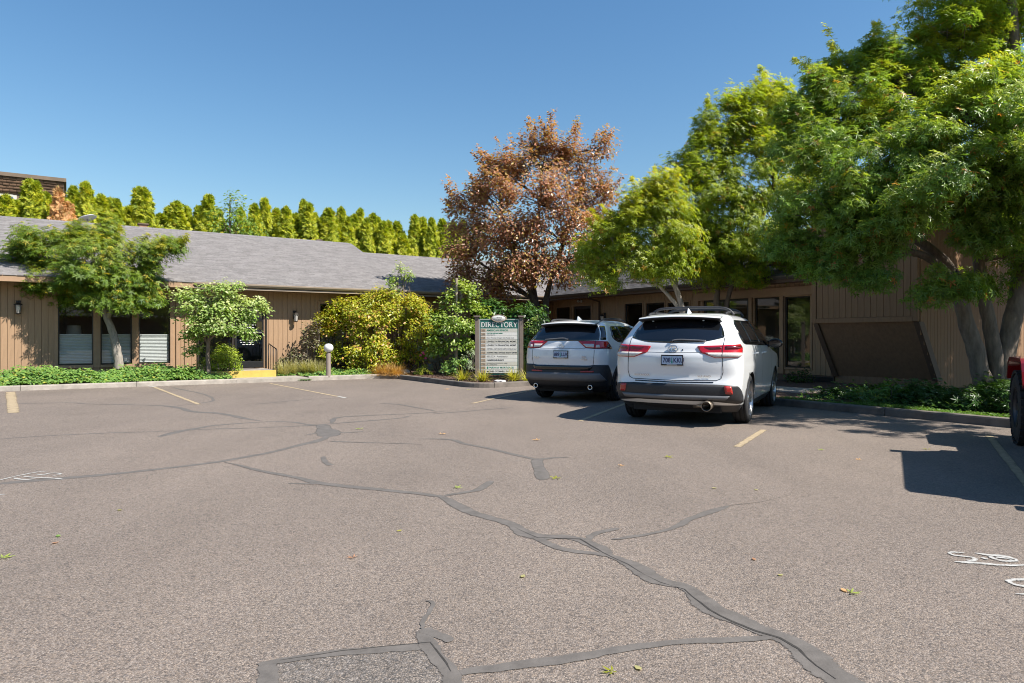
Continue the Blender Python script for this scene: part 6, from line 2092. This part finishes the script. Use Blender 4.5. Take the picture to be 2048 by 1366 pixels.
        MB().tube([(-sg * .16, .02, -.05), (-sg * .05, .02, -.03)], .025, 8).build('mirror_arm', 'car_black', mo)
        bar([(sg * .56, -.22, 1.635), (sg * .575, -.05, 1.69), (sg * .58, .9, 1.705), (sg * .57, 1.25, 1.66)], .018, 'roof_rail', 'car_black', r)
        MB().bbox(-.15, .15, -.02, .03, -.05, .05, .02).build('headlight', 'lamp_clear', r, (sg * .62, 3.48, .84), (0, 0, R(180 - sg * 25)))
    fin = MB()
    fin.add([(-.014, -.10, 1.66), (.014, -.10, 1.66), (.03, .10, 1.668), (-.03, .10, 1.668), (0, -.09, 1.745), (0, -.04, 1.748)], [(0, 1, 4), (1, 2, 5, 4), (2, 3, 5), (3, 0, 4, 5)])
    fin.build('antenna_fin', 'car_white', r)
    return r
crossover()

# ---- red off-roader, only its left front corner in view -------------------------------------
def bevelled(name, x0, x1, y0, y1, z0, z1, b, mat, parent):
    bm = bmesh.new()
    bmesh.ops.create_cube(bm, size=1)
    for v in bm.verts:
        v.co = Vector((x0 if v.co.x < 0 else x1, y0 if v.co.y < 0 else y1, z0 if v.co.z < 0 else z1))
    bmesh.ops.bevel(bm, geom=bm.edges[:], offset=b, segments=3, affect='EDGES', profile=.6)
    me = bpy.data.meshes.new(name); bm.to_mesh(me); bm.free()
    for p in me.polygons: p.use_smooth = True
    me.materials.append(M[mat])
    return link(name, me, parent)

def off_roader():
    h = 29.0
    r = empty('off_roader', (5.50, 5.20, 0), R(-h), 'red lifted off-roader with knobbly black tyres at the shaded kerb', 'car')
    WB = 3.05
    for y in (0, WB):
        for sg in (-1, 1):
            wheel(r, sg * .80, y, .445, .315, .23, sg, 'alloy_dark', 6, True, False)
    bevelled('tub', -.74, .74, -.62, 2.15, .62, 1.24, .05, 'car_red', r)
    bevelled('hood', -.60, .60, 2.10, 3.55, .72, 1.20, .06, 'car_red', r)
    bevelled('grille', -.58, .58, 3.54, 3.64, .70, 1.14, .03, 'car_red', r)
    for k in range(7):
        MB().bbox(-.035, .035, 0, .03, 0, .30, .01).build('grille_slot', 'car_gloss_black', r, (-.33 + k * .11, 3.622, .78))
    for sg in (-1, 1):
        MB().lathe([(0, .03), (.10, .02), (.105, 0), (0, 0)], 20, 'y').build('headlight', 'lamp_clear', r, (sg * .47, 3.632, .98))
        for y in (0, WB):
            f = MB()
            a0 = [(-.62, .74), (-.50, 1.02), (-.42, 1.075), (.42, 1.075), (.56, 1.0), (.64, .80)]
            a1 = [(-.56, .74), (-.46, .985), (-.40, 1.03), (.40, 1.03), (.51, .965), (.58, .80)]
            xi, xo = sg * .58, sg * .965
            vs_ = [(xi, y + a, z) for a, z in a0] + [(xo, y + a, z - .02) for a, z in a0] + [(xi, y + a, z) for a, z in a1] + [(xo, y + a, z - .03) for a, z in a1]
            n_ = 6
            fs = []
            for j in range(5):
                fs += [(j, j + 1, n_ + j + 1, n_ + j), (2 * n_ + j, 3 * n_ + j, 3 * n_ + j + 1, 2 * n_ + j + 1), (n_ + j, n_ + j + 1, 3 * n_ + j + 1, 3 * n_ + j), (j, 2 * n_ + j, 2 * n_ + j + 1, j + 1)]
            fs += [(0, n_, 3 * n_, 2 * n_), (n_ - 1, 3 * n_ - 1, 4 * n_ - 1, 2 * n_ - 1)]
            f.add(vs_, fs)
            f.build('fender_flare', 'car_red' if y > 0 else 'car_black', r)
        MB().tube([(sg * .80, .5, .52), (sg * .80, 2.5, .52)], .04, 10).build('rock_slider', 'car_black', r)
        bevelled('mirror', sg * .78, sg * .98, 1.78, 1.88, 1.30, 1.48, .03, 'car_black', r)
    # hard top with windows
    top = MB()
    prof = [(-.58, 1.24), (-.48, 1.74), (-.35, 1.78), (1.75, 1.78), (1.86, 1.74), (2.12, 1.24)]
    top.prism(prof, -.64, .64, 'x')
    to = top.build('hard_top', 'car_black', r)
    for sg in (-1, 1):
        for a, b in ((-.46, .42), (.52, 1.20), (1.28, 1.84)):
            MB().box(min(sg * .641, sg * .648), max(sg * .641, sg * .648), a, b, 1.30, 1.66).build('side_window', 'car_glass', to)
    ws_ = MB()
    ws_.add([(-.58, 2.115, 1.29), (.58, 2.115, 1.29), (.56, 1.93, 1.70), (-.56, 1.93, 1.70)], [(0, 1, 2, 3)])
    ws_.build('windshield', 'car_glass', to)
    bevelled('bumper', -.75, .75, 3.72, 3.92, .56, .78, .04, 'car_black', r)
    bevelled('bumper', -.80, .80, -.86, -.68, .56, .78, .04, 'car_black', r)
    bevelled('frame', -.50, .50, -.66, 3.75, .46, .66, .03, 'under', r)
    for y in (0, WB):
        MB().tube([(-.75, y, .445), (.75, y, .445)], .06, 10).build('axle', 'under', r)
    sp = wheel(r, .05, -.88, .42, .28, .22, 1, 'alloy_dark', 6, False, False)
    sp.name = 'spare_wheel'
    sp.location = (.05, -.78, 1.02)
    sp.rotation_euler = (0, 0, R(-90))
    for sg in (-1, 1):
        MB().bbox(-.05, .05, -.03, .02, -.09, .09, .01).build('tail_lamp', 'lamp_red', r, (sg * .66, -.62, 1.05))
    return r
off_roader()

# ================================================================== FALLEN LEAVES
def fallen(px, py, size, mat, rot, curl=.3):
    p = G(px, py, .0)
    tv, tf = T_MAPLE if size > .05 else T_OVAL
    me = bpy.data.meshes.get('fallen_' + mat + str(size > .05))
    if me is None:
        V = np.array(tv)
        V[:, 2] = .02 + .22 * (V[:, 0] - .4) ** 2 + .35 * V[:, 1] ** 2
        me = mesh_np('fallen_' + mat + str(size > .05), V, np.array(tf), mat, np.full(len(V), .5))
    o = link('fallen_leaf', me, None, (p.x, p.y, .004), (0, 0, rot))
    o.scale = (size, size, size)
    w = {'leaf_sapling': 'yellow-green', 'leaf_green': 'dark green', 'leaf_brown': 'rust-brown', 'leaf_plum': 'dark purple-brown', 'leaf_cover': 'bright green', 'blade_straw': 'pale straw', 'blade_yellow': 'yellow'}[mat]
    w = ('broad ' if size > .05 else 'tiny ') + w
    return tag(o, 'single %s fallen leaf lying on the asphalt' % w, 'leaf', '%s fallen leaves on the asphalt' % w)
for i, (px, py, s, m) in enumerate(((1702, 1187, .06, 'leaf_sapling'), (1694, 1186, .05, 'leaf_brown'), (1225, 1345, .055, 'leaf_green'), (1270, 1333, .045, 'blade_straw'), (5, 1117, .07, 'leaf_sapling'), (117, 1075, .05, 'leaf_cover'),
                                    (1115, 957, .09, 'leaf_green'), (1333, 915, .09, 'leaf_green'), (883, 869, .09, 'leaf_brown'), (1076, 881, .09, 'leaf_brown'), (1048, 1151, .05, 'blade_straw'), (912, 976, .07, 'leaf_sapling'), (1510, 1122, .04, 'leaf_plum'),
                                    (1434, 977, .05, 'blade_straw'), (1509, 979, .05, 'blade_straw'), (793, 1063, .04, 'blade_yellow'), (720, 859, .10, 'leaf_sapling'), (1565, 1150, .04, 'blade_straw'), (892, 779, .12, 'leaf_brown'), (935, 780, .10, 'blade_straw'),
                                    (707, 1117, .055, 'leaf_plum'), (118, 1085, .05, 'leaf_plum'), (235, 1021, .04, 'blade_yellow'), (1855, 900, .07, 'leaf_green'), (1720, 920, .06, 'leaf_brown'), (1640, 900, .06, 'leaf_sapling'), (1240, 932, .06, 'leaf_brown'))):
    fallen(px, py, s, m, i * 1.7)
